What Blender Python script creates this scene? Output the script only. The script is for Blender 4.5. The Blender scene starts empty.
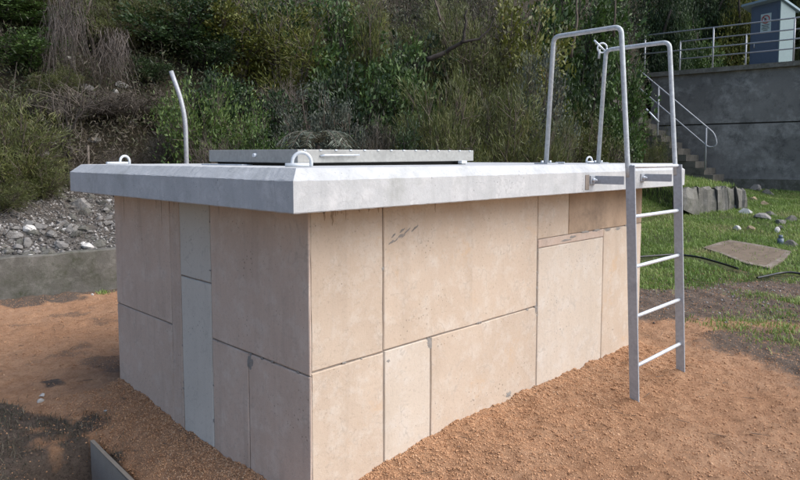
import bpy, bmesh, math, random
import numpy as np
from mathutils import Vector, Matrix
R = math.radians
random.seed(7)
rng = np.random.default_rng(11)
scene = bpy.context.scene
col = scene.collection

# ------------------------------------------------------------------ camera, sky, sun, exposure
CX, CY, CZ = -1.3869, -1.9325, 0.2025
YAW, PITCH = 0.78306, -0.0745
cam_d = bpy.data.cameras.new('camera'); cam = bpy.data.objects.new('camera', cam_d); col.objects.link(cam)
cam_d.sensor_width = 36; cam_d.lens = 640.16 / 800 * 36; cam_d.shift_y = -33.18 / 800
cam_d.clip_start = 0.05; cam_d.clip_end = 600
fw = Vector((math.cos(PITCH) * math.cos(YAW), math.cos(PITCH) * math.sin(YAW), math.sin(PITCH)))
rt = Vector((math.sin(YAW), -math.cos(YAW), 0)); up = rt.cross(fw)
cam.matrix_world = Matrix(((rt.x, up.x, -fw.x, CX), (rt.y, up.y, -fw.y, CY), (rt.z, up.z, -fw.z, CZ), (0, 0, 0, 1)))
scene.camera = cam

SUN_EL, SUN_VEC = R(47), Vector((0.50, -0.86, 0)).normalized()
world = bpy.data.worlds.new('World'); scene.world = world; world.use_nodes = True
wn = world.node_tree; bg = wn.nodes['Background']
sky = wn.nodes.new('ShaderNodeTexSky'); sky.sky_type = 'NISHITA'; sky.sun_disc = False
sky.sun_elevation = SUN_EL; sky.sun_rotation = math.atan2(SUN_VEC.x, SUN_VEC.y)
sky.air_density = 1.0; sky.dust_density = 1.4; sky.ozone_density = 1.0
wn.links.new(sky.outputs[0], bg.inputs[0]); bg.inputs[1].default_value = 0.115
sun_d = bpy.data.lights.new('sun', 'SUN'); sun = bpy.data.objects.new('sun', sun_d); col.objects.link(sun)
sun_d.energy = 2.3; sun_d.angle = R(65); sun_d.color = (1.0, 0.95, 0.89)
sv = Vector((SUN_VEC.x * math.cos(SUN_EL), SUN_VEC.y * math.cos(SUN_EL), math.sin(SUN_EL)))
sun.rotation_euler = sv.to_track_quat('Z', 'Y').to_euler()
scene.view_settings.view_transform = 'Standard'; scene.view_settings.look = 'None'
scene.view_settings.exposure = 0.92; scene.view_settings.gamma = 1.0
scene.render.engine = 'CYCLES'

# ------------------------------------------------------------------ site coordinates (s = metres to the right, d = metres ahead of where one stands)
F2 = np.array([math.cos(YAW), math.sin(YAW)]); R2 = np.array([math.sin(YAW), -math.cos(YAW)])
def sd(s, d, z=0.0): return Vector((CX + R2[0]*s + F2[0]*d, CY + R2[1]*s + F2[1]*d, z))
HOR = 159.4
def at(px, py, d):   # point seen at that bearing, d metres ahead
    return sd((px - 400) / 640 * d, d, CZ - (py - HOR) / 640 * d)

def smooth(x): x = np.clip(x, 0, 1); return x*x*(3 - 2*x)
# small vectorised value noise
_perm = np.random.default_rng(3).random((256, 256))
def vnoise(x, y, f, seed=0):
    x = np.asarray(x)*f + seed*17.3; y = np.asarray(y)*f + seed*9.1
    xi = np.floor(x).astype(int); yi = np.floor(y).astype(int); fx = smooth(x - xi); fy = smooth(y - yi)
    g = lambda a, b: _perm[a % 256, b % 256]
    return (g(xi, yi)*(1-fx) + g(xi+1, yi)*fx)*(1-fy) + (g(xi, yi+1)*(1-fx) + g(xi+1, yi+1)*fx)*fy - 0.5
def fbm(x, y, f, o=4, seed=0):
    return sum(vnoise(x, y, f*2**k, seed + k)/2**k for k in range(o))

# retaining wall line (left): through (s,d) = (-4.05,6.5) and (-3.2,7.17)
def wall_d(s): return 6.5 + (s + 4.05)*0.79
BX0, BY0, BX1, BY1 = -0.145, 1.70, -0.19, 0.60
BSL = (BX1-BX0)/(BY1-BY0)
def terrain(s, d, detail=True):
    s = np.asarray(s, float); d = np.asarray(d, float)
    u = s / np.maximum(d, 1.0)
    x = CX + R2[0]*s + F2[0]*d; y = CY + R2[1]*s + F2[1]*d
    # yard: low sand, dipping along the left face, rising gently to the right and back
    z = -1.25 + 0*s
    z = z - 0.16*smooth((0.9 - x)/1.4)*smooth((2.6 - y)/1.2)
    z = z + 0.62*smooth((d - 7.5)/9.5)*smooth((s - 0.5)/2.0)
    # pit beside the form board
    px = x + 0.43; py = y - 1.45
    bx = BX0 + (y - BY0)*BSL
    z = z - 0.42*smooth((bx - x + 0.03)/0.03)*smooth((x - bx + 0.42)/0.3)*smooth((BY0 + 0.05 - y)/0.12)
    hs = smooth((0.8 - s)/1.5)              # 1 = left part with the retaining wall
    bank = -0.84 + 0.30*np.clip(d - wall_d(s) - 0.1, 0, 2.2) + 0.70*np.clip(d - wall_d(s) - 2.3, 0, 60)
    behind = smooth((d - wall_d(s))/0.06)
    zl = z*(1-behind) + np.maximum(bank, z)*behind
    # hill foot on the right: further away where the reservoir stands
    d0 = 10.2 + 6.5*smooth((u - 0.12)/0.2) + 12.5*smooth((u - 0.36)/0.06)
    zr = z + 0.72*np.clip(d - d0, 0, 70)
    z = zl*hs + zr*(1-hs)
    if detail:
        a = smooth((d - 9)/4)
        z = z + 0.045*fbm(x, y, 0.8, 3, 2) + 0.02*fbm(x, y, 4, 3, 5) + 0.25*a*fbm(x, y, 0.45, 3, 8)
        hf = (1 - smooth((d - 8)/2))
        z = z + hf*(0.027*fbm(x, y, 8, 4, 9) + 0.020*np.abs(fbm(x, y, 22, 2, 4)) - 0.012*np.abs(fbm(x, y, 14, 2, 14)))
        for fx_, fy_ in ((2.262, -0.29), (2.962, -0.29)): z = z + 0.03*np.exp(-((x-fx_)**2 + (y-fy_)**2)/0.006)
        # sand banked against the walls
        dr = np.where((x > .2) & (x < 3.45), np.abs(y - .22), 9.); dl = np.where((y > .2) & (y < 2.3), np.abs(x - .23), 9.)
        z = z + 0.03*np.exp(-np.minimum(dr, dl)/0.12)
    return z
def T(s, d): return float(terrain(np.array([s]), np.array([d]))[0])
def on_ground(px, d, dz=0.0):
    s = (px - 400)/640*d; return sd(s, d, T(s, d) + dz)
def ground_hit(px, py, dz=0.0):
    d = np.linspace(1.6, 40, 2400); s = (px - 400)/640*d
    z = terrain(s, d); ray = CZ - (py - HOR)/640*d
    i = int(np.argmax(z > ray)); return sd(s[i], d[i], z[i] + dz)
def ground_z(x, y):
    v = np.array([x - CX, y - CY]); return T(v @ R2, v @ F2)

# ------------------------------------------------------------------ object helpers
def tag(o, label=None, cat=None, group=None, kind=None):
    if label: o['label'] = label
    if cat: o['category'] = cat
    if group: o['group'] = group
    if kind: o['kind'] = kind
    return o
def empty(name, loc, rz=0.0):
    o = bpy.data.objects.new(name, None); col.objects.link(o); o.location = loc; o.rotation_euler = (0, 0, rz)
    o.empty_display_size = 0.1
    return o
def link(name, me, parent=None, loc=None):
    o = bpy.data.objects.new(name, me); col.objects.link(o)
    if parent is not None:
        o.parent = parent
        if loc is None and parent.type == 'EMPTY' and not parent.get('local'):
            o.matrix_parent_inverse = Matrix.Translation(-Vector(parent.location)) if parent.rotation_euler.z == 0 else parent.matrix_basis.inverted()
    if loc is not None: o.location = loc
    return o
def np_mesh(name, V, Fc, mat, n=4, var=None, attrs=None, smooth_=False):
    V = np.ascontiguousarray(V, np.float32); Fc = np.ascontiguousarray(Fc, np.int32)
    me = bpy.data.meshes.new(name); nf = len(Fc)
    me.vertices.add(len(V)); me.vertices.foreach_set('co', V.ravel())
    me.loops.add(nf*n); me.loops.foreach_set('vertex_index', Fc.ravel())
    me.polygons.add(nf); me.polygons.foreach_set('loop_start', np.arange(0, nf*n, n, dtype=np.int32))
    me.polygons.foreach_set('loop_total', np.full(nf, n, np.int32))
    if smooth_: me.polygons.foreach_set('use_smooth', np.ones(nf, bool))
    if var is not None:
        a = me.attributes.new('var', 'FLOAT', 'FACE'); a.data.foreach_set('value', np.ascontiguousarray(var, np.float32))
    if attrs:
        for k, v in attrs.items():
            a = me.attributes.new(k, 'FLOAT', 'POINT'); a.data.foreach_set('value', np.ascontiguousarray(v, np.float32))
    if mat: me.materials.append(mat)
    me.update(calc_edges=True); me.validate()
    return me
class MB:
    """collects shapes and links them as one mesh"""
    def __init__(s): s.bm = bmesh.new()
    def box(s, c, size, rot=None, bevel=0.0):
        r = bmesh.ops.create_cube(s.bm, size=1.0); vs = r['verts']
        for v in vs: v.co = Vector((v.co.x*size[0], v.co.y*size[1], v.co.z*size[2]))
        if bevel > 0:
            es = list({e for v in vs for e in v.link_edges})
            r2 = bmesh.ops.bevel(s.bm, geom=es, offset=bevel, segments=2, affect='EDGES', profile=0.6)
            vs = [v for v in r2['verts']]
        m = Matrix.Translation(Vector(c)) @ (rot if rot is not None else Matrix())
        for v in vs: v.co = m @ v.co
        return s
    def tube(s, pts, r, n=12, cap=True):
        pts = [Vector(p) for p in pts]; rs = r if isinstance(r, (list, tuple)) else [r]*len(pts)
        rings = []; prev = None
        for i, p in enumerate(pts):
            t = (pts[min(i+1, len(pts)-1)] - pts[max(i-1, 0)]).normalized()
            if prev is None: a = t.orthogonal().normalized()
            else: a = (prev - t*prev.dot(t)).normalized()
            prev = a; b = t.cross(a)
            rings.append([s.bm.verts.new(p + (a*math.cos(k*2*math.pi/n) + b*math.sin(k*2*math.pi/n))*rs[i]) for k in range(n)])
        for A, B in zip(rings, rings[1:]):
            for k in range(n):
                f = s.bm.faces.new((A[k], A[(k+1) % n], B[(k+1) % n], B[k])); f.smooth = True
        if cap:
            s.bm.faces.new(list(reversed(rings[0]))); s.bm.faces.new(rings[-1])
        return s
    def poly(s, pts): s.bm.faces.new([s.bm.verts.new(Vector(p)) for p in pts]); return s
    def mesh(s, name, mat):
        bmesh.ops.recalc_face_normals(s.bm, faces=s.bm.faces)
        me = bpy.data.meshes.new(name); s.bm.to_mesh(me); s.bm.free(); me.materials.append(mat); return me
    def build(s, name, mat, parent=None):
        return link(name, s.mesh(name, mat), parent)
def fillet(pts, r, n=6):
    pts = [Vector(p) for p in pts]; out = [pts[0]]
    for a, b, c in zip(pts, pts[1:], pts[2:]):
        u = (a-b).normalized(); v = (c-b).normalized()
        p0 = b + u*r; p1 = b + v*r
        for k in range(n+1):
            t = k/n; out.append(p0*(1-t)**2 + b*2*t*(1-t) + p1*t*t)
    out.append(pts[-1]); return out

# ------------------------------------------------------------------ materials
def new_mat(name):
    m = bpy.data.materials.new(name); m.use_nodes = True
    nt = m.node_tree; return m, nt, nt.nodes['Principled BSDF']
def N(nt, typ, **kw):
    n = nt.nodes.new(typ)
    for k, v in kw.items():
        if k.startswith('_'): n.inputs[k[1:].replace('_', ' ')].default_value = v
        else: setattr(n, k, v)
    return n
def noise(nt, vec, scale, detail=6, rough=0.6, dist=0.0):
    n = N(nt, 'ShaderNodeTexNoise'); n.inputs['Scale'].default_value = scale; n.inputs['Detail'].default_value = detail
    n.inputs['Roughness'].default_value = rough; n.inputs['Distortion'].default_value = dist
    nt.links.new(vec, n.inputs['Vector']); return n.outputs['Fac']
def ramp(nt, fac, stops, interp='LINEAR'):
    r = N(nt, 'ShaderNodeValToRGB'); r.color_ramp.interpolation = interp
    els = r.color_ramp.elements
    while len(els) < len(stops): els.new(0.5)
    for e, (p, c) in zip(els, stops):
        e.position = p; e.color = (c[0], c[1], c[2], 1) if not isinstance(c, (int, float)) else (c, c, c, 1)
    nt.links.new(fac, r.inputs[0]); return r.outputs[0]
def mix(nt, fac, a, b, mode='MIX'):
    m = N(nt, 'ShaderNodeMix', data_type='RGBA', blend_type=mode)
    for sock, v in ((m.inputs[0], fac), (m.inputs[6], a), (m.inputs[7], b)):
        if hasattr(v, 'is_linked'): nt.links.new(v, sock)
        elif isinstance(v, (int, float)): sock.default_value = v
        else: sock.default_value = (*v, 1)
    return m.outputs[2]
def bump(nt, bsdf, h, strength, dist=0.01, prev=None):
    b = N(nt, 'ShaderNodeBump'); b.inputs['Strength'].default_value = strength; b.inputs['Distance'].default_value = dist
    nt.links.new(h, b.inputs['Height'])
    if prev: nt.links.new(prev, b.inputs['Normal'])
    nt.links.new(b.outputs[0], bsdf.inputs['Normal']); return b.outputs[0]
def coords(nt, rnd=True):
    tc = N(nt, 'ShaderNodeTexCoord'); v = tc.outputs['Object']
    if rnd:
        oi = N(nt, 'ShaderNodeObjectInfo'); ad = N(nt, 'ShaderNodeVectorMath', operation='ADD')
        mu = N(nt, 'ShaderNodeMath', operation='MULTIPLY'); mu.inputs[1].default_value = 37.0
        nt.links.new(oi.outputs['Random'], mu.inputs[0]); nt.links.new(v, ad.inputs[0]); nt.links.new(mu.outputs[0], ad.inputs[1])
        v = ad.outputs[0]
    return v
def stretch(nt, v, sc):
    m = N(nt, 'ShaderNodeMapping'); m.inputs['Scale'].default_value = sc; nt.links.new(v, m.inputs[0]); return m.outputs[0]
def concrete(name, base, dark, tint=None, spots=0.5, streak=0.35, bumpk=0.35, rnd=True, stain=None, stain_amt=(0.55, 0.7)):
    m, nt, b = new_mat(name); v = coords(nt, rnd)
    n1 = noise(nt, v, 2.2 if name != 'reservoir_concrete' else 0.45, 8, 0.62); n2 = noise(nt, v, 9 if name != 'reservoir_concrete' else 1.6, 9, 0.75, 0.15); n3 = noise(nt, v, 60, 6, 0.75)
    c = mix(nt, ramp(nt, n1, [(0.3, 0.0), (0.72, 1.0)]), dark, base)
    if tint: c = mix(nt, ramp(nt, n2, [(0.48, 0.0), (0.68, 0.8)]), c, tint)
    st = noise(nt, stretch(nt, v, (7, 7, 0.7) if name != 'reservoir_concrete' else (1.1, 1.1, 0.09)), 1.6, 7, 0.65)
    hl_ = noise(nt, v, 3.3, 4, 0.6, 0.3); sc_l = ramp(nt, hl_, [(0.485, 0.0), (0.498, 0.5), (0.511, 0.0)])
    c = mix(nt, ramp(nt, st, [(0.52, 0.0), (0.8, streak)]), c, tuple(x*0.55 for x in base))
    c = mix(nt, ramp(nt, n3, [(0.3, spots*0.5), (0.45, 0.0)]), c, tuple(x*0.45 for x in base))
    c = mix(nt, mix(nt, 1.0, sc_l, ramp(nt, n2, [(0.45, 0.0), (0.6, 1.0)]), 'MULTIPLY'), c, tuple(x*0.6 for x in base))
    # pinholes
    vo = N(nt, 'ShaderNodeTexVoronoi'); vo.inputs['Scale'].default_value = 42; nt.links.new(v, vo.inputs['Vector'])
    n5 = noise(nt, v, 5, 3)
    ph = N(nt, 'ShaderNodeMath', operation='ADD'); nt.links.new(vo.outputs['Distance'], ph.inputs[0]); nt.links.new(n5, ph.inputs[1])
    pm = ramp(nt, ph.outputs[0], [(0.5, 1.0), (0.56, 0.0)])
    c = mix(nt, mix(nt, 1.0, pm, (0.75*spots,)*3, 'MULTIPLY'), c, tuple(x*0.4 for x in base))
    if stain:
        n4 = noise(nt, v, 3.1, 9, 0.75, 0.25); n6 = noise(nt, v, 30, 5, 0.7)
        c = mix(nt, mix(nt, 1.0, ramp(nt, n4, [(stain_amt[0], 0.0), (stain_amt[1], 1.0)]), ramp(nt, n6, [(0.35, 0.3), (0.6, 1.0)]), 'MULTIPLY'), c, stain)
    if rnd:
        oi = N(nt, 'ShaderNodeObjectInfo'); hv = N(nt, 'ShaderNodeHueSaturation'); mr = N(nt, 'ShaderNodeMapRange')
        mr.inputs['To Min'].default_value = 0.93; mr.inputs['To Max'].default_value = 1.05
        nt.links.new(oi.outputs['Random'], mr.inputs[0]); nt.links.new(mr.outputs[0], hv.inputs['Value']); nt.links.new(c, hv.inputs['Color']); c = hv.outputs[0]
    nt.links.new(c, b.inputs['Base Color']); b.inputs['Roughness'].default_value = 0.88
    p = bump(nt, b, n3, bumpk, 0.004); bump(nt, b, n2, bumpk, 0.012, p)
    return m
M = {}
M['slab'] = concrete('slab_concrete', (0.51, 0.52, 0.525), (0.41, 0.42, 0.425), (0.58, 0.58, 0.58), 0.9, 0.5, 0.3, False, (0.30, 0.31, 0.29), (0.54, 0.74))
M['panel'] = concrete('panel_concrete', (0.58, 0.475, 0.375), (0.49, 0.39, 0.30), (0.61, 0.545, 0.47), 0.9, 0.35, 0.3, True, (0.56, 0.37, 0.21), (0.57, 0.76))
M['panel_pale'] = concrete('panel_concrete_pale', (0.58, 0.50, 0.415), (0.52, 0.44, 0.355), (0.60, 0.55, 0.49), 0.9, 0.25, 0.3, True)
M['panel_grey'] = concrete('panel_concrete_grey', (0.60, 0.56, 0.50), (0.52, 0.485, 0.43), None, 0.8, 0.25, 0.25, True)
M['panel_brown'] = concrete('panel_concrete_brown', (0.60, 0.47, 0.385), (0.51, 0.395, 0.32), (0.62, 0.53, 0.455), 0.9, 0.5, 0.3, True, (0.40, 0.31, 0.25), (0.55, 0.8))
M['panel_stained'] = concrete('panel_concrete_stained', (0.50, 0.37, 0.26), (0.38, 0.27, 0.185), None, 0.9, 0.6, 0.4, True, (0.24, 0.18, 0.13), (0.45, 0.66))
M['joint'] = concrete('joint_mortar', (0.30, 0.25, 0.21), (0.20, 0.17, 0.145), (0.34, 0.30, 0.26), 0.8, 0.3, 0.6, False)
M['grout'] = concrete('grout_smear', (0.33, 0.31, 0.285), (0.25, 0.23, 0.21), None, 0.9, 0.4, 0.8, True)
M['tank'] = concrete('reservoir_concrete', (0.25, 0.24, 0.225), (0.085, 0.081, 0.076), (0.38, 0.37, 0.35), 0.9, 0.95, 0.6, False, (0.045, 0.045, 0.045), (0.5, 0.72))
M['kerb'] = concrete('weathered_concrete', (0.175, 0.165, 0.145), (0.085, 0.08, 0.068), (0.23, 0.22, 0.195), 0.9, 0.6, 0.8, True, (0.055, 0.06, 0.035), (0.47, 0.66))
M['step'] = concrete('stair_block', (0.15, 0.14, 0.12), (0.09, 0.082, 0.07), None, 0.9, 0.7, 0.9, True, (0.035, 0.035, 0.025), (0.5, 0.66))
M['flag'] = concrete('flagstone', (0.27, 0.225, 0.18), (0.17, 0.13, 0.10), (0.34, 0.30, 0.26), 0.9, 0.3, 0.9, True, (0.10, 0.07, 0.045), (0.42, 0.6))
M['pebble'] = concrete('white_stone', (0.62, 0.60, 0.57), (0.5, 0.48, 0.45), None, 0.4, 0.2, 0.5, True)
M['stone'] = concrete('grey_stone', (0.27, 0.255, 0.235), (0.17, 0.16, 0.15), (0.35, 0.33, 0.31), 0.7, 0.2, 0.8, True)
M['stone_tan'] = concrete('tan_stone', (0.36, 0.27, 0.17), (0.26, 0.20, 0.13), None, 0.7, 0.2, 0.8, True)

def metal(name, colr, rough, metallic=0.7, spangle=0.12, dirt=0.0):
    m, nt, b = new_mat(name); v = coords(nt)
    vo = N(nt, 'ShaderNodeTexVoronoi'); vo.inputs['Scale'].default_value = 70; nt.links.new(v, vo.inputs['Vector'])
    sp = N(nt, 'ShaderNodeSeparateColor'); nt.links.new(vo.outputs['Color'], sp.inputs[0])
    n1 = noise(nt, v, 7, 6, 0.7)
    c = mix(nt, sp.outputs[0], tuple(x*(1-spangle) for x in colr), tuple(min(1, x*(1+spangle)) for x in colr))
    c = mix(nt, ramp(nt, n1, [(0.5, 0.0), (0.8, 0.4 + dirt)]), c, tuple(x*0.55 for x in colr))
    nt.links.new(c, b.inputs['Base Color']); b.inputs['Metallic'].default_value = metallic
    nt.links.new(ramp(nt, n1, [(0.3, rough), (0.75, min(1, rough+0.22))]), b.inputs['Roughness'])
    bump(nt, b, noise(nt, v, 90, 3), 0.12, 0.002); return m
M['galv'] = metal('galvanised_steel', (0.46, 0.49, 0.51), 0.5, 0.3)
M['galv_lt'] = metal('bright_galvanised_steel', (0.66, 0.70, 0.75), 0.4, 0.4)
M['galv_bar'] = metal('dull_galvanised_steel', (0.37, 0.39, 0.42), 0.55, 0.15, 0.08)
M['lid'] = metal('hatch_steel', (0.36, 0.36, 0.345), 0.55, 0.35, 0.08, 0.25)
M['lid_dark'] = metal('gap_shade_and_joint_black', (0.035, 0.033, 0.03), 0.8, 0.2)  # near-black: shade under the hatch lid put into colour; also the reservoir joint
M['eye'] = metal('lifting_eye_coating', (0.60, 0.63, 0.66), 0.5, 0.15, 0.05)
M['rail'] = metal('rail_steel', (0.40, 0.41, 0.43), 0.5, 0.4)
def plain(name, c, rough=0.6, var=0.15, sc=12):
    m, nt, b = new_mat(name); v = coords(nt)
    n1 = noise(nt, v, sc, 6, 0.7)
    nt.links.new(mix(nt, n1, tuple(x*(1-var*1.6) for x in c), tuple(x*(1+var) for x in c)), b.inputs['Base Color'])
    b.inputs['Roughness'].default_value = rough; bump(nt, b, n1, 0.15, 0.004); return m
M['kiosk'] = plain('kiosk_blue_grey_paint', (0.075, 0.105, 0.15), 0.5)
M['kiosk_sunlit'] = plain('kiosk_sunlit_tone', (0.155, 0.225, 0.235), 0.5)  # kiosk colour lightened: sunlight on its right side is put into the tone
M['kiosk_roof'] = plain('kiosk_roof_paint', (0.22, 0.31, 0.36), 0.45)
M['sign'] = plain('sign_white', (0.42, 0.52, 0.50), 0.4, 0.05)
M['sign_red'] = plain('sign_red', (0.35, 0.05, 0.05), 0.4, 0.05)
M['sign_ink'] = plain('sign_ink', (0.05, 0.06, 0.06), 0.4, 0.05)
M['hose'] = plain('black_hose_plastic', (0.014, 0.014, 0.015), 0.4, 0.1)
M['plastic'] = plain('blue_grey_plastic', (0.12, 0.16, 0.2), 0.4, 0.1)
M['board'] = concrete('fibre_board', (0.40, 0.35, 0.30), (0.28, 0.24, 0.20), None, 0.5, 0.3, 0.4, False)
M['board_edge'] = concrete('fibre_board_edge', (0.34, 0.29, 0.23), (0.25, 0.21, 0.17), None, 0.5, 0.3, 0.4, False)
M['bark'] = plain('grey_brown_bark', (0.12, 0.095, 0.075), 0.9, 0.4, 20)
M['bark_dark'] = plain('dark_bark', (0.035, 0.028, 0.023), 0.9, 0.4, 20)
M['twig'] = plain('dry_twig', (0.15, 0.125, 0.105), 0.9, 0.35, 6)
M['vine'] = plain('dry_hanging_vine', (0.19, 0.15, 0.13), 0.9, 0.3, 6)

def leaf_mat(name, stops, rough=0.55, trans=0.18):
    m, nt, b = new_mat(name)
    if rough == 0.55 and name != 'fresh_green_foliage': stops = [(p_, tuple(x*0.86 for x in c_)) for p_, c_ in stops]
    at_ = N(nt, 'ShaderNodeAttribute', attribute_name='var')
    tc = N(nt, 'ShaderNodeTexCoord'); n1 = noise(nt, tc.outputs['Object'], 1.7, 3)
    ad = N(nt, 'ShaderNodeMath', operation='MULTIPLY_ADD'); nt.links.new(n1, ad.inputs[0]); ad.inputs[1].default_value = 0.9
    sb = N(nt, 'ShaderNodeMath', operation='SUBTRACT'); nt.links.new(at_.outputs['Fac'], sb.inputs[0]); sb.inputs[1].default_value = 0.45
    nt.links.new(sb.outputs[0], ad.inputs[2])
    c = ramp(nt, ad.outputs[0], stops)
    nt.links.new(c, b.inputs['Base Color']); b.inputs['Roughness'].default_value = rough
    tr = N(nt, 'ShaderNodeBsdfTranslucent'); nt.links.new(c, tr.inputs[0])
    ms = N(nt, 'ShaderNodeMixShader'); ms.inputs[0].default_value = trans
    out = [n for n in nt.nodes if n.type == 'OUTPUT_MATERIAL'][0]
    nt.links.new(b.outputs[0], ms.inputs[1]); nt.links.new(tr.outputs[0], ms.inputs[2]); nt.links.new(ms.outputs[0], out.inputs[0])
    return m
L = {
 'olive':  leaf_mat('olive_foliage', [(0.0, (0.05, 0.06, 0.018)), (0.4, (0.10, 0.12, 0.03)), (0.75, (0.16, 0.175, 0.05)), (1.0, (0.22, 0.19, 0.08))]),
 'yellow': leaf_mat('yellow_olive_foliage', [(0.0, (0.06, 0.07, 0.014)), (0.4, (0.13, 0.15, 0.025)), (0.8, (0.21, 0.21, 0.04)), (1.0, (0.24, 0.15, 0.05))]),
 'dark':   leaf_mat('dark_green_foliage', [(0.0, (0.014, 0.03, 0.012)), (0.5, (0.035, 0.07, 0.022)), (1.0, (0.075, 0.13, 0.035))]),
 'mid':    leaf_mat('green_foliage', [(0.0, (0.03, 0.06, 0.016)), (0.5, (0.07, 0.13, 0.028)), (1.0, (0.13, 0.21, 0.05))]),
 'bright': leaf_mat('fresh_green_foliage', [(0.0, (0.035, 0.065, 0.016)), (0.5, (0.085, 0.145, 0.03)), (0.85, (0.16, 0.22, 0.06)), (1.0, (0.30, 0.36, 0.13))]),
 'grey':   leaf_mat('grey_green_foliage', [(0.0, (0.04, 0.05, 0.04)), (0.5, (0.09, 0.11, 0.08)), (1.0, (0.18, 0.20, 0.15))]),
 'dead':   leaf_mat('dry_brown_foliage', [(0.0, (0.035, 0.032, 0.022)), (0.5, (0.085, 0.075, 0.052)), (1.0, (0.16, 0.14, 0.11))]),
 'vine':   leaf_mat('dry_vine_strands', [(0.0, (0.07, 0.058, 0.048)), (0.5, (0.16, 0.13, 0.112)), (1.0, (0.30, 0.25, 0.215))]),
 'litter': leaf_mat('mixed_undergrowth', [(0.0, (0.02, 0.026, 0.013)), (0.35, (0.04, 0.055, 0.02)), (0.65, (0.075, 0.085, 0.032)), (0.85, (0.095, 0.078, 0.045)), (1.0, (0.15, 0.125, 0.09))]),
 'grass':  leaf_mat('lawn_grass', [(0.0, (0.10, 0.165, 0.03)), (0.4, (0.19, 0.29, 0.06)), (0.75, (0.28, 0.35, 0.10)), (1.0, (0.36, 0.31, 0.16))], 0.6, 0.3),
 'drygrass': leaf_mat('dry_grass', [(0.0, (0.04, 0.042, 0.025)), (0.5, (0.11, 0.10, 0.065)), (1.0, (0.30, 0.25, 0.18))], 0.7, 0.2),
}

def ground_mat():
    m, nt, b = new_mat('sandy_ground'); v = coords(nt, False)
    A = lambda n: N(nt, 'ShaderNodeAttribute', attribute_name=n).outputs['Fac']
    n1 = noise(nt, v, 1.3, 7, 0.65); n2 = noise(nt, v, 14, 8, 0.75); n3 = noise(nt, v, 75, 6, 0.8); n4 = noise(nt, v, 220, 4, 0.7)
    sand = mix(nt, ramp(nt, n1, [(0.3, 0.0), (0.7, 1.0)]), (0.46, 0.25, 0.135), (0.55, 0.34, 0.21))
    sand = mix(nt, ramp(nt, n2, [(0.35, 0.75), (0.55, 0.0)]), sand, (0.33, 0.17, 0.09))
    sand = mix(nt, ramp(nt, n3, [(0.35, 0.6), (0.52, 0.0)]), sand, (0.25, 0.122, 0.064))
    sand = mix(nt, ramp(nt, n4, [(0.55, 0.0), (0.75, 0.55)]), sand, (0.56, 0.40, 0.27))
    dirt = mix(nt, n2, (0.06, 0.045, 0.036), (0.24, 0.18, 0.14))
    dirt = mix(nt, ramp(nt, n4, [(0.55, 0.0), (0.72, 0.7)]), dirt, (0.27, 0.23, 0.19))
    dirt = mix(nt, ramp(nt, n3, [(0.35, 0.7), (0.5, 0.0)]), dirt, (0.03, 0.024, 0.02))
    soil = mix(nt, n2, (0.04, 0.055, 0.02), (0.11, 0.12, 0.045))
    lit = mix(nt, n2, (0.018, 0.016, 0.011), (0.06, 0.048, 0.032))
    grav = mix(nt, n3, (0.05, 0.045, 0.04), (0.22, 0.20, 0.18))
    def edge(fac, n, lo=0.42, hi=0.58):
        a = N(nt, 'ShaderNodeMath', operation='MULTIPLY_ADD'); nt.links.new(n, a.inputs[0]); a.inputs[1].default_value = 0.7
        s_ = N(nt, 'ShaderNodeMath', operation='SUBTRACT'); nt.links.new(fac, s_.inputs[0]); s_.inputs[1].default_value = 0.35
        nt.links.new(s_.outputs[0], a.inputs[2]); return ramp(nt, a.outputs[0], [(lo, 0.0), (hi, 1.0)])
    c = mix(nt, edge(A('dirt'), n2, 0.35, 0.7), sand, dirt)
    c = mix(nt, edge(A('lawn'), n2), c, soil)
    c = mix(nt, edge(A('hill'), n2), c, lit)
    c = mix(nt, edge(A('gravel'), n2), c, grav)
    nt.links.new(c, b.inputs['Base Color']); b.inputs['Roughness'].default_value = 0.95
    b.inputs['Specular IOR Level'].default_value = 0.25
    p = bump(nt, b, n2, 0.7, 0.03); p = bump(nt, b, n3, 1.0, 0.016, p); bump(nt, b, n4, 0.6, 0.004, p)
    return m
M['ground'] = ground_mat()

# ------------------------------------------------------------------ ground (graded sheets that share their border)
def axis(a, b, lo, hi, fine, coarse_n, pw=2.2):
    mid = np.arange(lo, hi, fine)
    l = lo - (lo - a)*(np.linspace(0, 1, coarse_n)[1:]**pw); r = hi + (b - hi)*(np.linspace(0, 1, coarse_n)**pw)
    return np.concatenate([l[::-1], mid, r])
S = axis(-110, 110, -4.6, 4.6, 0.024, 90); Dd = axis(-50, 130, 1.9, 8.2, 0.022, 110)
SS, DD = np.meshgrid(S, Dd)
Z = terrain(SS, DD)
X = CX + R2[0]*SS + F2[0]*DD; Y = CY + R2[1]*SS + F2[1]*DD
U = SS/np.maximum(DD, 1)
PY = HOR + 640*(CZ - Z)/np.maximum(DD, 1)
beh = (DD > wall_d(SS)) & (SS < 0.9)
lawn = np.clip(smooth((DD - 6.9 - 0.25*(SS - 3) + 0.5*fbm(X, Y, 0.7, 3, 1))/0.5)*smooth((SS - 1.2)/0.6), 0, 1)
lawn = np.maximum(lawn, 0.75*smooth((fbm(X, Y, 1.7, 3, 6) - 0.1)/0.25)*smooth((SS - 2.5)/0.5)*smooth((DD - 4.6)/0.6))
hillz = np.maximum(smooth((DD - wall_d(SS) - 1.8)/0.5)*(SS < 0.9), 0)
d0 = 10.2 + 6.5*smooth((U - 0.12)/0.2) + 12.5*smooth((U - 0.36)/0.06)
hillz = np.maximum(hillz, smooth((DD - d0 + 0.4)/0.8)*(SS >= 0.9)); hillz[DD < 3] = 0
grav = smooth((DD - wall_d(SS))/0.1)*(1 - smooth((DD - wall_d(SS) - 2.0)/0.6))*(SS < 0.9)
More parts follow.
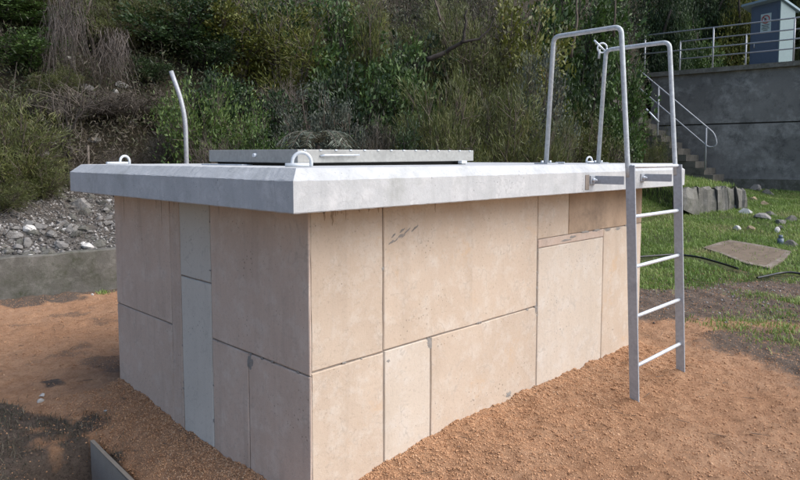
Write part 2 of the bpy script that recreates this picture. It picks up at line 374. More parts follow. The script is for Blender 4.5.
dirt = smooth((DD - 5.3 + 0.5*fbm(X, Y, 0.9, 3, 3))/0.7)*smooth((SS - 1.6)/0.6)
dirt = np.maximum(dirt, 0.88*smooth((SS - 2.0 + (DD-4)*0.3 + 0.7*fbm(X, Y, 1.1, 4, 12))/0.9)*smooth((6-DD)/1.0)*smooth((fbm(X, Y, 1.6, 3, 15)+0.22)/0.3))
PXg = 400 + 640*U
lx = X*0.91 - Y*0.41
dl = 0.9*smooth((3.75 - DD + 1.2*fbm(X, Y, 3.1, 5, 21))/0.5)*smooth((-0.455 - U + 0.06*fbm(X, Y, 3, 3, 22))/0.03)
dirt = np.maximum(dirt, dl*(SS < 0))
bxg = BX0 + (Y - BY0)*BSL
dirt = np.maximum(dirt, 0.95*smooth((bxg - X)/0.03)*smooth((X - bxg + 0.6 + 0.4*fbm(X, Y, 3, 3, 5))/0.2)*smooth((BY0 + 0.25 - Y + 0.3*fbm(X, Y, 3, 3, 6))/0.15))
dirt = np.maximum(dirt, 0.55*smooth((fbm(X, Y, 2.3, 5, 31) - 0.2)/0.3)*(SS < -0.5))
dirt = np.maximum(dirt, 0.85*smooth((DD - wall_d(SS) + 0.5 + 0.5*fbm(X, Y, 2.0, 3, 71))/0.2)*(SS < 0.9))
ny, nx = Z.shape
V = np.stack([X, Y, Z], -1).reshape(-1, 3)
I = np.arange(ny*nx).reshape(ny, nx)
Q = np.stack([I[:-1, :-1], I[:-1, 1:], I[1:, 1:], I[1:, :-1]], -1)
zone = np.zeros((ny-1, nx-1), int)
h4 = hillz[:-1, :-1]; l4 = lawn[:-1, :-1]; g4 = grav[:-1, :-1]
zone[l4 > 0.5] = 1; zone[h4 > 0.5] = 2; zone[(g4 > 0.5) & (h4 <= 0.5)] = 3
for z_, nm in ((0, 'sandy_ground'), (1, 'grassy_ground'), (2, 'hillside'), (3, 'gravel_bank')):
    f = Q[zone == z_]; used, inv = np.unique(f, return_inverse=True)
    me = np_mesh(nm, V[used], inv.reshape(-1, 4), M['ground'], attrs={'dirt': dirt.ravel()[used], 'lawn': lawn.ravel()[used], 'hill': hillz.ravel()[used], 'gravel': grav.ravel()[used]}, smooth_=True)
    tag(link(nm, me), kind='structure')

# ------------------------------------------------------------------ concrete tank: walls with formed panels
OX, OY, OX2, OY2 = 0.232, 0.2225, 3.432, 2.285
tank = empty('concrete_tank', (OX, OY, -1.3))
tag(tank, 'square pinkish concrete tank with jointed wall panels rising out of the orange sand', 'tank')
g = 0.007
core = MB(); core.box(((OX+OX2)/2 + g/2, (OY+OY2)/2 + g/2, -0.858), (OX2-OX-g, OY2-OY-g, 1.69))
core.build('wall_core', M['joint'], tank)
def wall_panel(face, a0, a1, z0, z1, mat, label=None, J=0.0038, seg=0.02):
    """a bevelled panel standing a centimetre proud of the core; a = run along the face"""
    a0 += J; a1 -= J; z0 += J; z1 -= J; bv = 0.004
    na = max(2, int((a1-a0)/seg/1.5)); r_ = lambda: random.gauss(0, 0.0011)
    outer = []; 
    def ring(ins, dep, jit):
        A0, A1, Z0, Z1 = a0+ins, a1-ins, z0+ins, z1-ins; pts = []
        k = 6
        for i in range(k): pts.append((A0 + (A1-A0)*i/k, Z0))
        for i in range(k): pts.append((A1, Z0 + (Z1-Z0)*i/k))
        for i in range(k): pts.append((A1 - (A1-A0)*i/k, Z1))
        for i in range(k): pts.append((A0, Z1 - (Z1-Z0)*i/k))
        out = []
        for a, z in pts:
            a += r_()*jit; z += r_()*jit
            out.append((a, OY + dep, z) if face == 'R' else (OX + dep, a, z))
        return out
    bm = bmesh.new()
    rs = [[bm.verts.new(p) for p in ring(*q)] for q in ((0, g+0.001, 0), (0, 0.004, 1.0), (bv, 0.0, 1.0))]
    for A, B in zip(rs, rs[1:]):
        n = len(A)
        for i in range(n): bm.faces.new((A[i], A[(i+1) % n], B[(i+1) % n], B[i]))
    bm.faces.new(rs[-1])
    bmesh.ops.recalc_face_normals(bm, faces=bm.faces)
    # make sure the front looks outward
    fr = max(bm.faces, key=lambda f: f.calc_area()); want = Vector((0, -1, 0)) if face == 'R' else Vector((-1, 0, 0))
    if fr.normal.dot(want) < 0: bmesh.ops.reverse_faces(bm, faces=bm.faces)
    me = bpy.data.meshes.new('panel'); bm.to_mesh(me); bm.free(); me.materials.append(mat)
    o = link('panel', me, tank)
    if label: o['label'] = label
    return o
ZB, ZT = -1.68, -0.004
# right (bright) face
wall_panel('R', OX+0.0075, 0.667, -0.71, ZT, M['panel'])
wall_panel('R', OX+0.0075, 0.670, ZB, -0.71, M['panel'])
wall_panel('R', 0.667, 1.975, -0.706, ZT, M['panel'])
wall_panel('R', 0.670, 1.002, ZB, -0.706, M['panel_pale'], 'paler smooth panel')
wall_panel('R', 1.002, 1.985, ZB, -0.706, M['panel'])
wall_panel('R', 1.975, 2.343, -0.292, ZT, M['panel'])
wall_panel('R', 2.343, OX2, -0.292, ZT, M['panel_stained'], 'dark stained panel under the slab')
wall_panel('R', 1.985, 2.82, -0.345, -0.292, M['panel_brown'], 'narrow brown mortar band', J=0.001)
wall_panel('R', 1.985, 2.82, ZB, -0.345, M['panel_pale'])
wall_panel('R', 2.82, OX2, ZB, -0.292, M['panel'])
# left (shaded) face
wall_panel('L', 1.505, OY2, -0.733, ZT, M['panel_brown'])
wall_panel('L', 1.505, OY2, ZB, -0.733, M['panel_brown'])
wall_panel('L', 1.385, 1.505, ZB, ZT, M['panel_brown'])
wall_panel('L', 1.052, 1.385, -0.436, ZT, M['panel_grey'], 'grey upper infill panel with rust pits')
wall_panel('L', 1.052, 1.385, ZB, -0.436, M['panel_grey'], 'pale grey infill panel')
wall_panel('L', OY-0.0052, 1.052, -0.724, ZT, M['panel_brown'])
wall_panel('L', 0.708, 1.052, ZB, -0.724, M['panel_brown'])
wall_panel('L', OY-0.0052, 0.708, ZB, -0.724, M['panel_brown'])
# grout smears at the joints (ragged low lumps)
def smear(face, a, z, ra, rz, n=26, ang=0):
    bm = bmesh.new(); c = bm.verts.new((0, 0, 0)); ring = []
    for k in range(n):
        t = k*2*math.pi/n; r = random.uniform(0.45, 1.0)
        x_, z_ = math.cos(t)*ra*r, math.sin(t)*rz*r
        x_, z_ = x_*math.cos(ang) - z_*math.sin(ang), x_*math.sin(ang) + z_*math.cos(ang)
        ring.append((a + x_, z + z_))
    P = lambda a_, z_, dd: (a_, OY - dd, z_) if face == 'R' else (OX - dd, a_, z_)
    c.co = P(a, z, 0.002); vs = [bm.verts.new(P(a_, z_, -0.0005)) for a_, z_ in ring]
    for k in range(n): bm.faces.new((c, vs[k], vs[(k+1) % n]))
    me = bpy.data.meshes.new('grout_smear'); bm.to_mesh(me); bm.free(); me.materials.append(M['grout'])
    o = link('grout_smear', me, tank)
for a_ in (('R', 0.99, -0.735, 0.03, 0.045), ('R', 1.97, -0.72, 0.02, 0.05), ('R', 0.70, -0.76, 0.02, 0.012),
           ('R', 1.69, -1.19, 0.05, 0.03), ('L', 0.69, -0.765, 0.04, 0.05), ('R', 2.31, -0.325, 0.12, 0.012)):
    smear(*a_)
for k in range(16): smear('R', 0.70 + k*0.013 + random.uniform(-.02, .02), -0.185 + k*0.0045 + random.uniform(-.018, .018), 0.030, 0.007, 12, 0.55)
for k in range(6): smear('R', 2.4 + k*0.16, -0.30 + random.uniform(-.01, .01), 0.07, 0.014, 16)

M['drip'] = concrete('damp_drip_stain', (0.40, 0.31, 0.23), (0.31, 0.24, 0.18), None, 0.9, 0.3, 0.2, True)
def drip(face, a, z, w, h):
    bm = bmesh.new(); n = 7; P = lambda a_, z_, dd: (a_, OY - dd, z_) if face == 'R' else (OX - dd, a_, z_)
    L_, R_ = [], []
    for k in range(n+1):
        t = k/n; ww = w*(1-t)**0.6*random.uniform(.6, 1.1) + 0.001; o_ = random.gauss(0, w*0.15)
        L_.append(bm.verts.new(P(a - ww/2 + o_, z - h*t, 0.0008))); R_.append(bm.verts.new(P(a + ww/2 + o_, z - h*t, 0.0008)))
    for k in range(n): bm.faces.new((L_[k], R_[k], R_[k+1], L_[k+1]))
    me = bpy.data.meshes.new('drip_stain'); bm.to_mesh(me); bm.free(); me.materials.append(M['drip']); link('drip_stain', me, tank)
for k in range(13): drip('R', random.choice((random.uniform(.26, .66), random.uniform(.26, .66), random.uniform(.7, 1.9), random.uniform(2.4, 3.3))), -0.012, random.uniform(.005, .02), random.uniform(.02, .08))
for k in range(5): drip('L', random.uniform(.3, 2.2), -0.012, random.uniform(.004, .012), random.uniform(.05, .2))
for k in range(22):
    f_, a_, z_ = random.choice((('R', random.uniform(.3, .66), -.712), ('R', random.uniform(.7, 1.95), -.708), ('R', .668, random.uniform(-1.1, -.1)), ('R', 1.98, random.uniform(-1.1, -.1)),
                               ('L', random.uniform(.3, 1.0), -.726), ('L', random.uniform(1.55, 2.2), -.735), ('L', 1.052, random.uniform(-1.2, -.1)), ('L', 1.386, random.uniform(-1.1, -.1))))
    smear(f_, a_ + random.uniform(-.006, .006), z_ + random.uniform(-.006, .006), random.uniform(.006, .02), random.uniform(.005, .014), 12)
# ------------------------------------------------------------------ roof slab with chamfered edge
SL, SW, ST, SC, SI = 3.671, 2.365, 0.121, 0.047, 0.05
slab = empty('roof_slab', (0, 0, 0))
tag(slab, 'thick pale grey concrete roof slab with chamfered edges capping the tank', 'slab')
def rect_loop(i, z, jit, nA=150, nB=100):
    pts = []
    for k in range(nA): pts.append((i + (SL-2*i)*k/nA, i, z))
    for k in range(nB): pts.append((SL-i, i + (SW-2*i)*k/nB, z))
    for k in range(nA): pts.append((SL-i - (SL-2*i)*k/nA, SW-i, z))
    for k in range(nB): pts.append((i, SW-i - (SW-2*i)*k/nB, z))
    ph = random.random()*10
    out = []
    for k, p in enumerate(pts):
        w = jit*(float(fbm(np.array([k*0.9 + ph]), np.array([z*50]), 1.0, 3)[0])*0.8 + random.gauss(0, 0.12))
        out.append((p[0], p[1], p[2] + w))
    return out
bm = bmesh.new()
loops = [rect_loop(0.03, 0.0, 0), rect_loop(0.003, 0.0, 0.0015), rect_loop(0, 0.004, 0.002), rect_loop(0, ST, 0.0032), rect_loop(0.004, ST+0.004, 0.003), rect_loop(SI, ST+SC, 0.003), rect_loop(SI+0.012, ST+SC+0.0015, 0.001)]
rv = [[bm.verts.new(p) for p in lp] for lp in loops]
for A, B in zip(rv, rv[1:]):
    n = len(A)
    for i in range(n):
        f = bm.faces.new((A[i], A[(i+1) % n], B[(i+1) % n], B[i]))
bm.faces.new(list(reversed(rv[0]))); bm.faces.new(rv[-1])
bmesh.ops.recalc_face_normals(bm, faces=bm.faces)
me = bpy.data.meshes.new('slab_body'); bm.to_mesh(me); bm.free(); me.materials.append(M['slab']); link('slab_body', me, slab)
ZS = ST + SC + 0.0015
# small grout patch beside the left bracket
b_ = MB(); b_.box((2.16, -0.0015, 0.062), (0.045, 0.004, 0.09), bevel=0.0015); b_.build('stain_patch', M['joint'], slab)

# ------------------------------------------------------------------ access hatch
hx0, hy0, hl, hw = 0.40, 0.52, 1.315, 0.83
hatch = empty('access_hatch', (hx0, hy0, ZS))
tag(hatch, 'low rectangular steel hatch lid raised a little above the roof slab', 'hatch')
MB().box((hx0+hl/2, hy0+hw/2, ZS+0.009), (hl-0.07, hw-0.07, 0.022)).build('gap_shade_frame', M['lid_dark'], hatch)  # frame coloured near-black to draw the shaded gap below the lid
MB().box((hx0+0.02, hy0+hw-0.18, ZS+0.003), (0.10, 0.42, 0.006), bevel=0.001).build('base_flange', M['galv_lt'], hatch)
lid = MB(); tilt = Matrix.Rotation(-0.006, 4, 'Y') @ Matrix.Rotation(0.006, 4, 'X')
lz = ZS + 0.052
lid.box((hx0+hl/2, hy0+hw/2, lz), (hl, hw, 0.064), tilt, 0.004)
lido = lid.build('lid', M['lid'], hatch)
rvm = None
for k in range(14):
    x_ = hx0 + 0.04 + k*(hl-0.08)/13
    if rvm is None: rvm = MB().box((0, 0, 0), (0.014, 0.006, 0.006), bevel=0.001).mesh('rivet', M['galv_lt'])
    o = link('rivet', rvm, lido); o.location = (x_, hy0-0.002, lz+0.027 + (x_-hx0-hl/2)*0.006)
MB().tube([(hx0+0.13, hy0-0.004, lz-0.004), (hx0+0.16, hy0-0.016, lz), (hx0+0.37, hy0-0.016, lz+0.001)], [0.004, 0.005, 0.004], 8).build('lid_handle', M['galv_lt'], lido)
MB().tube([(hx0+0.002, hy0+0.355, lz), (hx0-0.016, hy0+0.355, lz)], [0.012, 0.009], 12).build('lock_knob', M['galv_lt'], lido)
MB().box((hx0+hl-0.12, hy0-0.012, ZS+0.014), (0.05, 0.03, 0.018), bevel=0.002).build('hinge_foot', M['galv_lt'], hatch)

# ------------------------------------------------------------------ lifting eyes
def lifting_eye(x, y, ang, label, r=0.040, bar=0.0075, bar_len=0.10, bar_off=-0.02):
    o = empty('lifting_eye', (x, y, ZS)); tag(o, label, 'lifting eye', 'lifting eyes cast in the slab')
    dx, dy = math.cos(ang), math.sin(ang); P = lambda a, h: Vector((x + dx*a, y + dy*a, ZS + h))
    pts = [P(-r, -0.006)] + [P(-r*math.cos(t), 0.018 + (r*1.05)*math.sin(t)) for t in np.linspace(0, math.pi, 15)] + [P(r, -0.006)]
    MB().tube(pts, bar, 12).build('loop', M['eye'], o)
    nx_, ny_ = -dy, dx
    q = MB(); q.tube([P(bar_off-bar_len/2, 0.008) - Vector((nx_, ny_, 0))*0.014, P(bar_off+bar_len/2, 0.008) - Vector((nx_, ny_, 0))*0.014], 0.0085, 10)
    q.build('base_bar', M['eye'], o)
ra = YAW - math.pi/2
lifting_eye(0.235, 0.265, ra + 0.25, 'white coated lifting loop at the near corner of the slab')
lifting_eye(0.22, 2.06, ra + 1.0, 'small white lifting loop at the far left corner of the slab', 0.032, 0.0075, 0.14, -0.06)
lifting_eye(3.40, 0.66, ra + 0.5, 'small lifting loop on the slab beside the rear foot of the second rail', 0.030, 0.0075, 0.08, 0.0)
# small things lying on the slab by the rail feet
o = MB().box((2.55, 0.42, ZS+0.007), (0.10, 0.06, 0.012), Matrix.Rotation(0.5, 4, 'Z'), 0.002).build('steel_offcut', M['galv_bar']); tag(o, 'small flat grey steel plate lying on the slab between the rail feet', 'plate')

# ------------------------------------------------------------------ ladder with hoop handrails
LX1, LX2, LY, LYB = 2.262, 2.962, -0.222, -0.285
lad = empty('access_ladder', (LX1, LY, -1.25))
tag(lad, 'galvanised steel ladder bolted to the slab edge with two tall tube handrails', 'ladder')
def ly_at(z): return LY + (LYB - LY)*max(0, (0.1 - z))/1.3
for X_ in (LX1, LX2):
    zt, zb = 0.165, -1.36
    n_ = (Vector((0, ly_at(zb), zb)) - Vector((0, ly_at(zt), zt)))
    midp = Vector((X_, (ly_at(zb)+ly_at(zt))/2, (zb+zt)/2)); ang = math.atan2(n_.y, -n_.z)
    MB().box(midp, (0.012, 0.058, n_.length), Matrix.Rotation(ang, 4, 'X'), 0.003).build('stringer', M['galv_bar'], lad)
for k in range(5):
    z = 0.158 - 0.3*k
    MB().tube([(LX1+0.006, ly_at(z), z), (LX2-0.006, ly_at(z), z)], 0.0115, 12).build('rung', M['galv_lt'], lad)
for X_, HB in ((LX1, 0.352), (LX2, 0.352)):
    xo = X_ + 0.002
    path = fillet([(xo, LY+0.012, 0.095), (xo, LY+0.02, 0.2), (xo, -0.142, 0.982), (xo, 0.312, 0.982), (xo, HB, ZS)], 0.045, 7)
    h = MB().tube(path, 0.0148, 16).build('handrail', M['galv'], lad)
    MB().box((xo, HB, ZS+0.004), (0.13, 0.10, 0.008), bevel=0.002).build('foot_plate', M['galv_bar'], h)
    for sx in (-1, 1):
        MB().tube([(xo+sx*0.048, HB, ZS+0.008), (xo+sx*0.048, HB, ZS+0.022)], 0.009, 6).build('bolt', M['galv_lt'], h)
    # bracket: arm to the slab and angle cleat with a bolt
    br = MB(); br.box((X_-0.013, -0.096, 0.075), (0.008, 0.19, 0.050), bevel=0.001)
    bo = br.build('bracket', M['galv_bar'], lad)
    MB().box((X_-0.040, -0.0045, 0.075), (0.062, 0.008, 0.052), bevel=0.001).build('cleat', M['galv_bar'], bo)
    MB().tube([(X_-0.045, -0.007, 0.075), (X_-0.045, -0.024, 0.075)], 0.012, 6).tube([(X_-0.045, -0.024, 0.075), (X_-0.045, -0.036, 0.075)], 0.006, 8).build('bolt', M['galv_lt'], bo)
# clip hanging on the second handrail
clip = empty('steel_clip', (LX2, 0.312, 0.99)); tag(clip, 'small round steel clip hooked on the back corner of the right handrail', 'clip')
cc = Vector((LX2, 0.34, 1.0)); rr = 0.034
MB().tube([cc + Vector((rt.x*math.cos(t)*rr, rt.y*math.cos(t)*rr, math.sin(t)*rr)) for t in np.linspace(0, 2*math.pi, 20)], 0.006, 8).build('ring', M['galv_lt'], clip)
MB().tube([cc + Vector((-rt.x*0.06, -rt.y*0.06, 0.055)), cc + Vector((rt.x*0.03, rt.y*0.03, -0.03))], 0.007, 8).build('gate', M['galv_lt'], clip)
MB().tube([cc + Vector((-rt.x*0.02, -rt.y*0.02, -0.01)), cc + Vector((-rt.x*0.022, -rt.y*0.022, -0.075))], 0.009, 8).build('tail', M['galv'], clip)

# ------------------------------------------------------------------ low retaining wall at the left
def strip_wall(name, P, zt, zb, th, mat, label, cat):
    """P: list of (s,d); thick wall following them, slightly uneven top"""
    bm = bmesh.new(); fr = []; n = 90
    Pv = [Vector(p) for p in P]; rows = []
    segs = sum((b-a).length for a, b in zip(Pv, Pv[1:]))
    out = []
    for a, b in zip(Pv, Pv[1:]):
        k = max(2, int(n*(b-a).length/segs))
        out += [a.lerp(b, i/k) for i in range(k)]
    out.append(Pv[-1])
    for i, p in enumerate(out):
        q = out[min(i+1, len(out)-1)] - out[max(i-1, 0)]; nn = Vector((-q.y, q.x)).normalized()
        j = random.gauss(0, 0.006); jj = random.gauss(0, 0.004)
        zt_ = zt(i/(len(out)-1)) + j
        prof = [(-0.0+jj, zb), (0.0+jj, zt_-0.015), (0.012, zt_), (th, zt_-0.004), (th, zb)]
        rows.append([bm.verts.new(sd(p.x + nn.x*o_, p.y + nn.y*o_, z_)) for o_, z_ in prof])
    for A, B in zip(rows, rows[1:]):
        for k in range(4): bm.faces.new((A[k], A[k+1], B[k+1], B[k]))
    bm.faces.new(rows[0]); bm.faces.new(list(reversed(rows[-1])))
    bmesh.ops.recalc_face_normals(bm, faces=bm.faces)
    me = bpy.data.meshes.new(name); bm.to_mesh(me); bm.free(); me.materials.append(mat)
    return tag(link(name, me), label, cat)
strip_wall('retaining_wall', [(-9, wall_d(-9)-0.05), (0.6, wall_d(0.6)-0.05)], lambda t: -0.80, -1.8, 0.14, M['kerb'],
           'low mossy grey concrete retaining wall holding back the stony bank at left', 'wall')

# ------------------------------------------------------------------ reservoir on the right
# wall line from (7.6,20.1) to (14.5,14.5); deck level 2.84
ra0, ra1 = Vector((7.55, 20.1)), Vector((15.5, 13.7)); rdir = (ra1-ra0).normalized(); rn = Vector((rdir.y*-1, rdir.x))  # rn points away (back)
if rn.y < 0: rn = -rn
def rp(a, b, z): p = ra0 + rdir*a + rn*b; return sd(p.x, p.y, z)
RZ = 2.84; RL = (ra1-ra0).length
rsv = empty('concrete_reservoir', rp(0, 0, -0.6)); tag(rsv, 'large dark weathered concrete reservoir wall at the right behind the grass', 'reservoir')
def rbox(a0, a1, b0, b1, z0, z1, name, mat, parent=None, ob=True):
    bm = bmesh.new(); vs = [bm.verts.new(rp(a, b, z)) for z in (z0, z1) for a, b in ((a0, b0), (a1, b0), (a1, b1), (a0, b1))]
    for f in ((0,1,2,3), (4,5,6,7), (0,1,5,4), (1,2,6,5), (2,3,7,6), (3,0,4,7)): bm.faces.new([vs[k] for k in f])
    bmesh.ops.recalc_face_normals(bm, faces=bm.faces)
    me = bpy.data.meshes.new(name); bm.to_mesh(me); bm.free(); me.materials.append(mat)
    return link(name, me, parent)
rbox(0.25, RL, 0.0, 6, 1.235, RZ-0.13, 'upper_wall', M['tank'], rsv)
rbox(0.27, RL-.02, 0.03, 5.97, 1.19, 1.24, 'wall_joint', M['lid_dark'], rsv)
rbox(0.25, RL, -0.012, 6, -0.36, 1.195, 'lower_wall', M['tank'], rsv)
rbox(0.15, RL+.05, -0.10, 6.05, RZ-0.13, RZ, 'deck_edge', M['kerb'], rsv)
rbox(1.9, RL, -0.10, 0.3, -1.5, -0.362, 'footing', M['kerb'], rsv)
# front railing and rear railing
def railing(b, posts, heights, a_from, a_to, label, rr=0.021):
    o = empty('deck_railing', rp(posts[0], b, RZ)); tag(o, label, 'railing', 'railings on the reservoir deck')
    for p in posts: MB().tube([rp(p, b, RZ), rp(p, b, RZ+heights[-1])], rr*1.15, 10).build('post', M['rail'], o)
    for h in heights: MB().tube([rp(a_from, b, RZ+h), rp(a_to, b, RZ+h)], rr, 10).build('rail', M['rail'], o)
def a_of(px):  # run along the wall seen at bearing px
    u = (px-400)/640; return (u*ra0.y - ra0.x)/(rdir.x - u*rdir.y)
def bear(px, off): # run along a line parallel to the wall, off metres in front of it
    u = (px-400)/640; p0 = ra0 + rn*off; return (u*p0.y - p0.x)/(rdir.x - u*rdir.y)
pa = [a_of(641), a_of(708), a_of(787.5), a_of(787.5)+2.3]
railing(0.02, pa, [0.60, 1.16], pa[0]-0.05, RL, 'front galvanised pipe railing along the edge of the reservoir deck')
railing(1.9, [bear(676, 1.9), bear(740.6, 1.9), bear(800, 1.9)], [0.62, 1.18], bear(676, 1.9), RL, 'rear pipe railing on the reservoir deck passing before the kiosk')
# kiosk
kd = 21.0
kp = lambda px, z, off=0.0: (sd((px-400)/640*(kd+off), kd+off, z))
kio = empty('kiosk', kp(758, RZ)); tag(kio, 'small dark blue grey instrument kiosk with sloping roof on the reservoir deck', 'kiosk')
A = kp(744.5, RZ, 0.62); B = kp(772.3, RZ, -0.18); fdir = (B-A).normalized(); bdir = Vector((-fdir.y, fdir.x, 0))
if bdir.dot(Vector((F2[0], F2[1], 0))) < 0: bdir = -bdir
C_ = B + bdir*0.85; D_ = A + bdir*0.85
def kprism(name, base, z0s, z1s, mat, parent):
    bm = bmesh.new(); lo = [bm.verts.new((p.x, p.y, z)) for p, z in zip(base, z0s)]; hi = [bm.verts.new((p.x, p.y, z)) for p, z in zip(base, z1s)]
    bm.faces.new(lo); bm.faces.new(hi)
    for k in range(4): bm.faces.new((lo[k], lo[(k+1) % 4], hi[(k+1) % 4], hi[k]))
    bmesh.ops.recalc_face_normals(bm, faces=bm.faces)
    me = bpy.data.meshes.new(name); bm.to_mesh(me); bm.free(); me.materials.append(mat); return link(name, me, parent)
kprism('cabinet', [A, B, C_, D_], [RZ]*4, [5.25, 5.25, 5.02, 5.02], M['kiosk'], kio)
side = kprism('sunlit_side', [B + fdir*0.002, B + fdir*0.03, C_ + fdir*0.03, C_ + fdir*0.002], [RZ]*4, [5.24, 5.24, 5.0, 5.0], M['kiosk_sunlit'], kio)  # thin overlay that carries the painted sunlit tone of the right side
dr = kprism('door', [A + fdir*0.07 - bdir*0.02, B - fdir*0.07 - bdir*0.02, B - fdir*0.07 - bdir*0.001, A + fdir*0.07 - bdir*0.001], [RZ+.08]*4, [5.1]*4, M['kiosk'], kio)
hp = A + fdir*0.16 - bdir*0.04
MB().tube([(hp.x, hp.y, 3.85), (hp.x, hp.y, 4.02)], 0.018, 8).build('handle', M['rail'], dr)
o1, o2 = fdir*0.24, bdir*0.2
kprism('roof', [A - o1 - o2, B + fdir*0.10 - o2, C_ + fdir*0.10 + o2, D_ - o1 + o2], [5.24, 5.30, 4.98, 4.92], [5.31, 5.37, 5.05, 4.99], M['kiosk_roof'], kio)
# notice on the kiosk
sg = empty('warning_sign', kp(760, 4.5)); tag(sg, 'pale warning notice with a red ringed symbol on the kiosk door', 'sign')
sA = A + fdir*0.34 - bdir*0.03; zc1, zc0 = 4.90, 4.31
kprism('plate', [sA, sA + fdir*0.34, sA + fdir*0.34 + bdir*0.008, sA + bdir*0.008], [zc0]*4, [zc1]*4, M['sign'], sg)
cen = sA + fdir*0.17 - bdir*0.008
MB().tube([cen + fdir*0.12*math.cos(t) + Vector((0, 0, zc1-0.18-cen.z + 0.12*math.sin(t))) for t in np.linspace(0, 2*math.pi, 22)], 0.016, 6).build('symbol_ring', M['sign_red'], sg)
mb = MB(); mb.tube([cen + fdir*-0.085 + Vector((0, 0, zc1-0.18-cen.z+0.085)), cen + fdir*0.085 + Vector((0, 0, zc1-0.18-cen.z-0.085))], 0.013, 6); mb.build('symbol_bar', M['sign_red'], sg)
mb = MB(); q0 = cen + bdir*0.004 + Vector((0, 0, zc1-0.20-cen.z)); mb.tube([q0 - fdir*0.03 - Vector((0, 0, 0.03)), q0 + Vector((0, 0, 0.06))], [0.03, 0.02], 8); mb.build('symbol_figure', M['sign_ink'], sg)
mb = MB()
for k in range(4):
    q0 = cen + bdir*0.002 + Vector((0, 0, zc1-0.36-0.055*k-cen.z)); w_ = (0.12, 0.10, 0.125, 0.07)[k]
    mb.tube([q0 - fdir*w_, q0 + fdir*w_], 0.009, 5)
mb.build('print_lines', M['sign_ink'], sg)

# stairs in front of the reservoir wall, climbing to the left, with their rail
st = empty('block_stairs', rp(a_of(700), -0.6, -0.4)); tag(st, 'dark weathered block stairs climbing left beside the reservoir wall', 'stairs')
a_b = a_of(713); rise, run = 0.185, 0.235
SOFF = -1.35
sb0 = bear(713, SOFF); zg = -0.42
nstep = 13
for k in range(nstep):
    a1 = sb0 - run*k; z1 = zg + rise*(k+1)
    # each step is a course of separate blocks running back under the next ones
    a = a1; first = True
    ln = run*(2.2 + 0.5*random.random())
    while a > sb0 - run*nstep - 0.4:
        bl = min(ln if first else random.uniform(0.4, 0.6), a - (sb0 - run*nstep - 0.4))
        if bl < 0.08: break
        jit = random.uniform(-0.02, 0.02)
        me_o = rbox(a - bl + 0.008, a - 0.008, SOFF + jit, SOFF + (1.3 if True else 0), z1 - rise + 0.006, z1, 'block', M['step'], st)
        a -= bl; first = False
        if k > 0 and a < a1 - run*9: break
def arail(px, py, d): return at(px, py, d)
sr = empty('stair_rail', rp(sb0-0.2, SOFF, -0.2)); tag(sr, 'bent pipe handrail descending beside the dark block stairs', 'handrail')
dS = lambda px: (lambda a: (ra0 + rdir*a + rn*(SOFF+0.05)).y)(bear(px, SOFF+0.05))
path = fillet([at(634, 70.5, dS(634)), at(712.5, 134, dS(712)), at(716, 146, dS(716)), at(708, 148.5, dS(708)), at(634, 87.5, dS(634))], 0.12, 5)
MB().tube(path, 0.021, 10).build('rail', M['rail'], sr)
for px, y0, y1 in ((656, 88.5, 154), (704.5, 128.5, 170)):
    MB().tube([at(px, y0, dS(px)), at(px, y1, dS(px))], 0.024, 10).build('post', M['rail'], sr)
o = MB().tube([at(644, 110, dS(644)-0.3), at(657, 123, dS(657)-0.3)], 0.026, 8).build('loose_pipe', M['galv_lt']); tag(o, 'short pale pipe sticking out of the bushes left of the stairs', 'pipe')

# ------------------------------------------------------------------ rocks
def rock_mesh(name, mat, seed, flat=0.6, sub=2, rough=0.28):
    r = random.Random(seed); bm = bmesh.new(); bmesh.ops.create_icosphere(bm, subdivisions=sub, radius=1.0)
    pl = [(Vector((r.uniform(-1, 1), r.uniform(-1, 1), r.uniform(-1, 1))).normalized(), r.uniform(0.45, 0.85)) for _ in range(9)]
    for v in bm.verts:
        c = v.co.copy()
        for n_, h_ in pl:
            dd = c.dot(n_)
            if dd > h_: c -= n_*(dd-h_)
        v.co = Vector((c.x*(1 + r.uniform(-.05, .05)), c.y*(0.8 + r.uniform(-.05, .05)), c.z*flat))
    bm.normal_update()
    me = bpy.data.meshes.new(name); bm.to_mesh(me); bm.free(); me.materials.append(mat); return me
rocks = {k: [rock_mesh('rock', M[k], i*7+hash_, 0.55 + 0.1*(i % 3)) for i in range(5)] for hash_, k in enumerate(('stone', 'pebble', 'stone_tan', 'kerb'))}
def rock(px, py, size, kind='stone', label='', group=None, name='rock', i=None, sc=(1, 1, 1)):
    p = ground_hit(px, py); me = rocks[kind][random.randrange(5) if i is None else i]
    o = bpy.data.objects.new(name, me); col.objects.link(o)
    o.location = p + Vector((0, 0, size*0.15)); o.scale = (size*sc[0], size*sc[1], size*sc[2])
    o.rotation_euler = (random.uniform(-.3, .3), random.uniform(-.3, .3), random.uniform(0, 6.3))
    return tag(o, label, 'rock' if name == 'rock' else name, group)
rock(70, 232, 0.11, 'stone', 'largest pale rock on the stony bank above the left wall', i=1)
rock(80, 208, 0.16, 'stone', 'broad grey slab rock at the top of the stony bank', i=2)
rock(41, 157, 0.13, 'stone', 'rounded grey rock in the bushes left of the forked stems', i=3)
G = 'pale stones of the bank above the retaining wall'
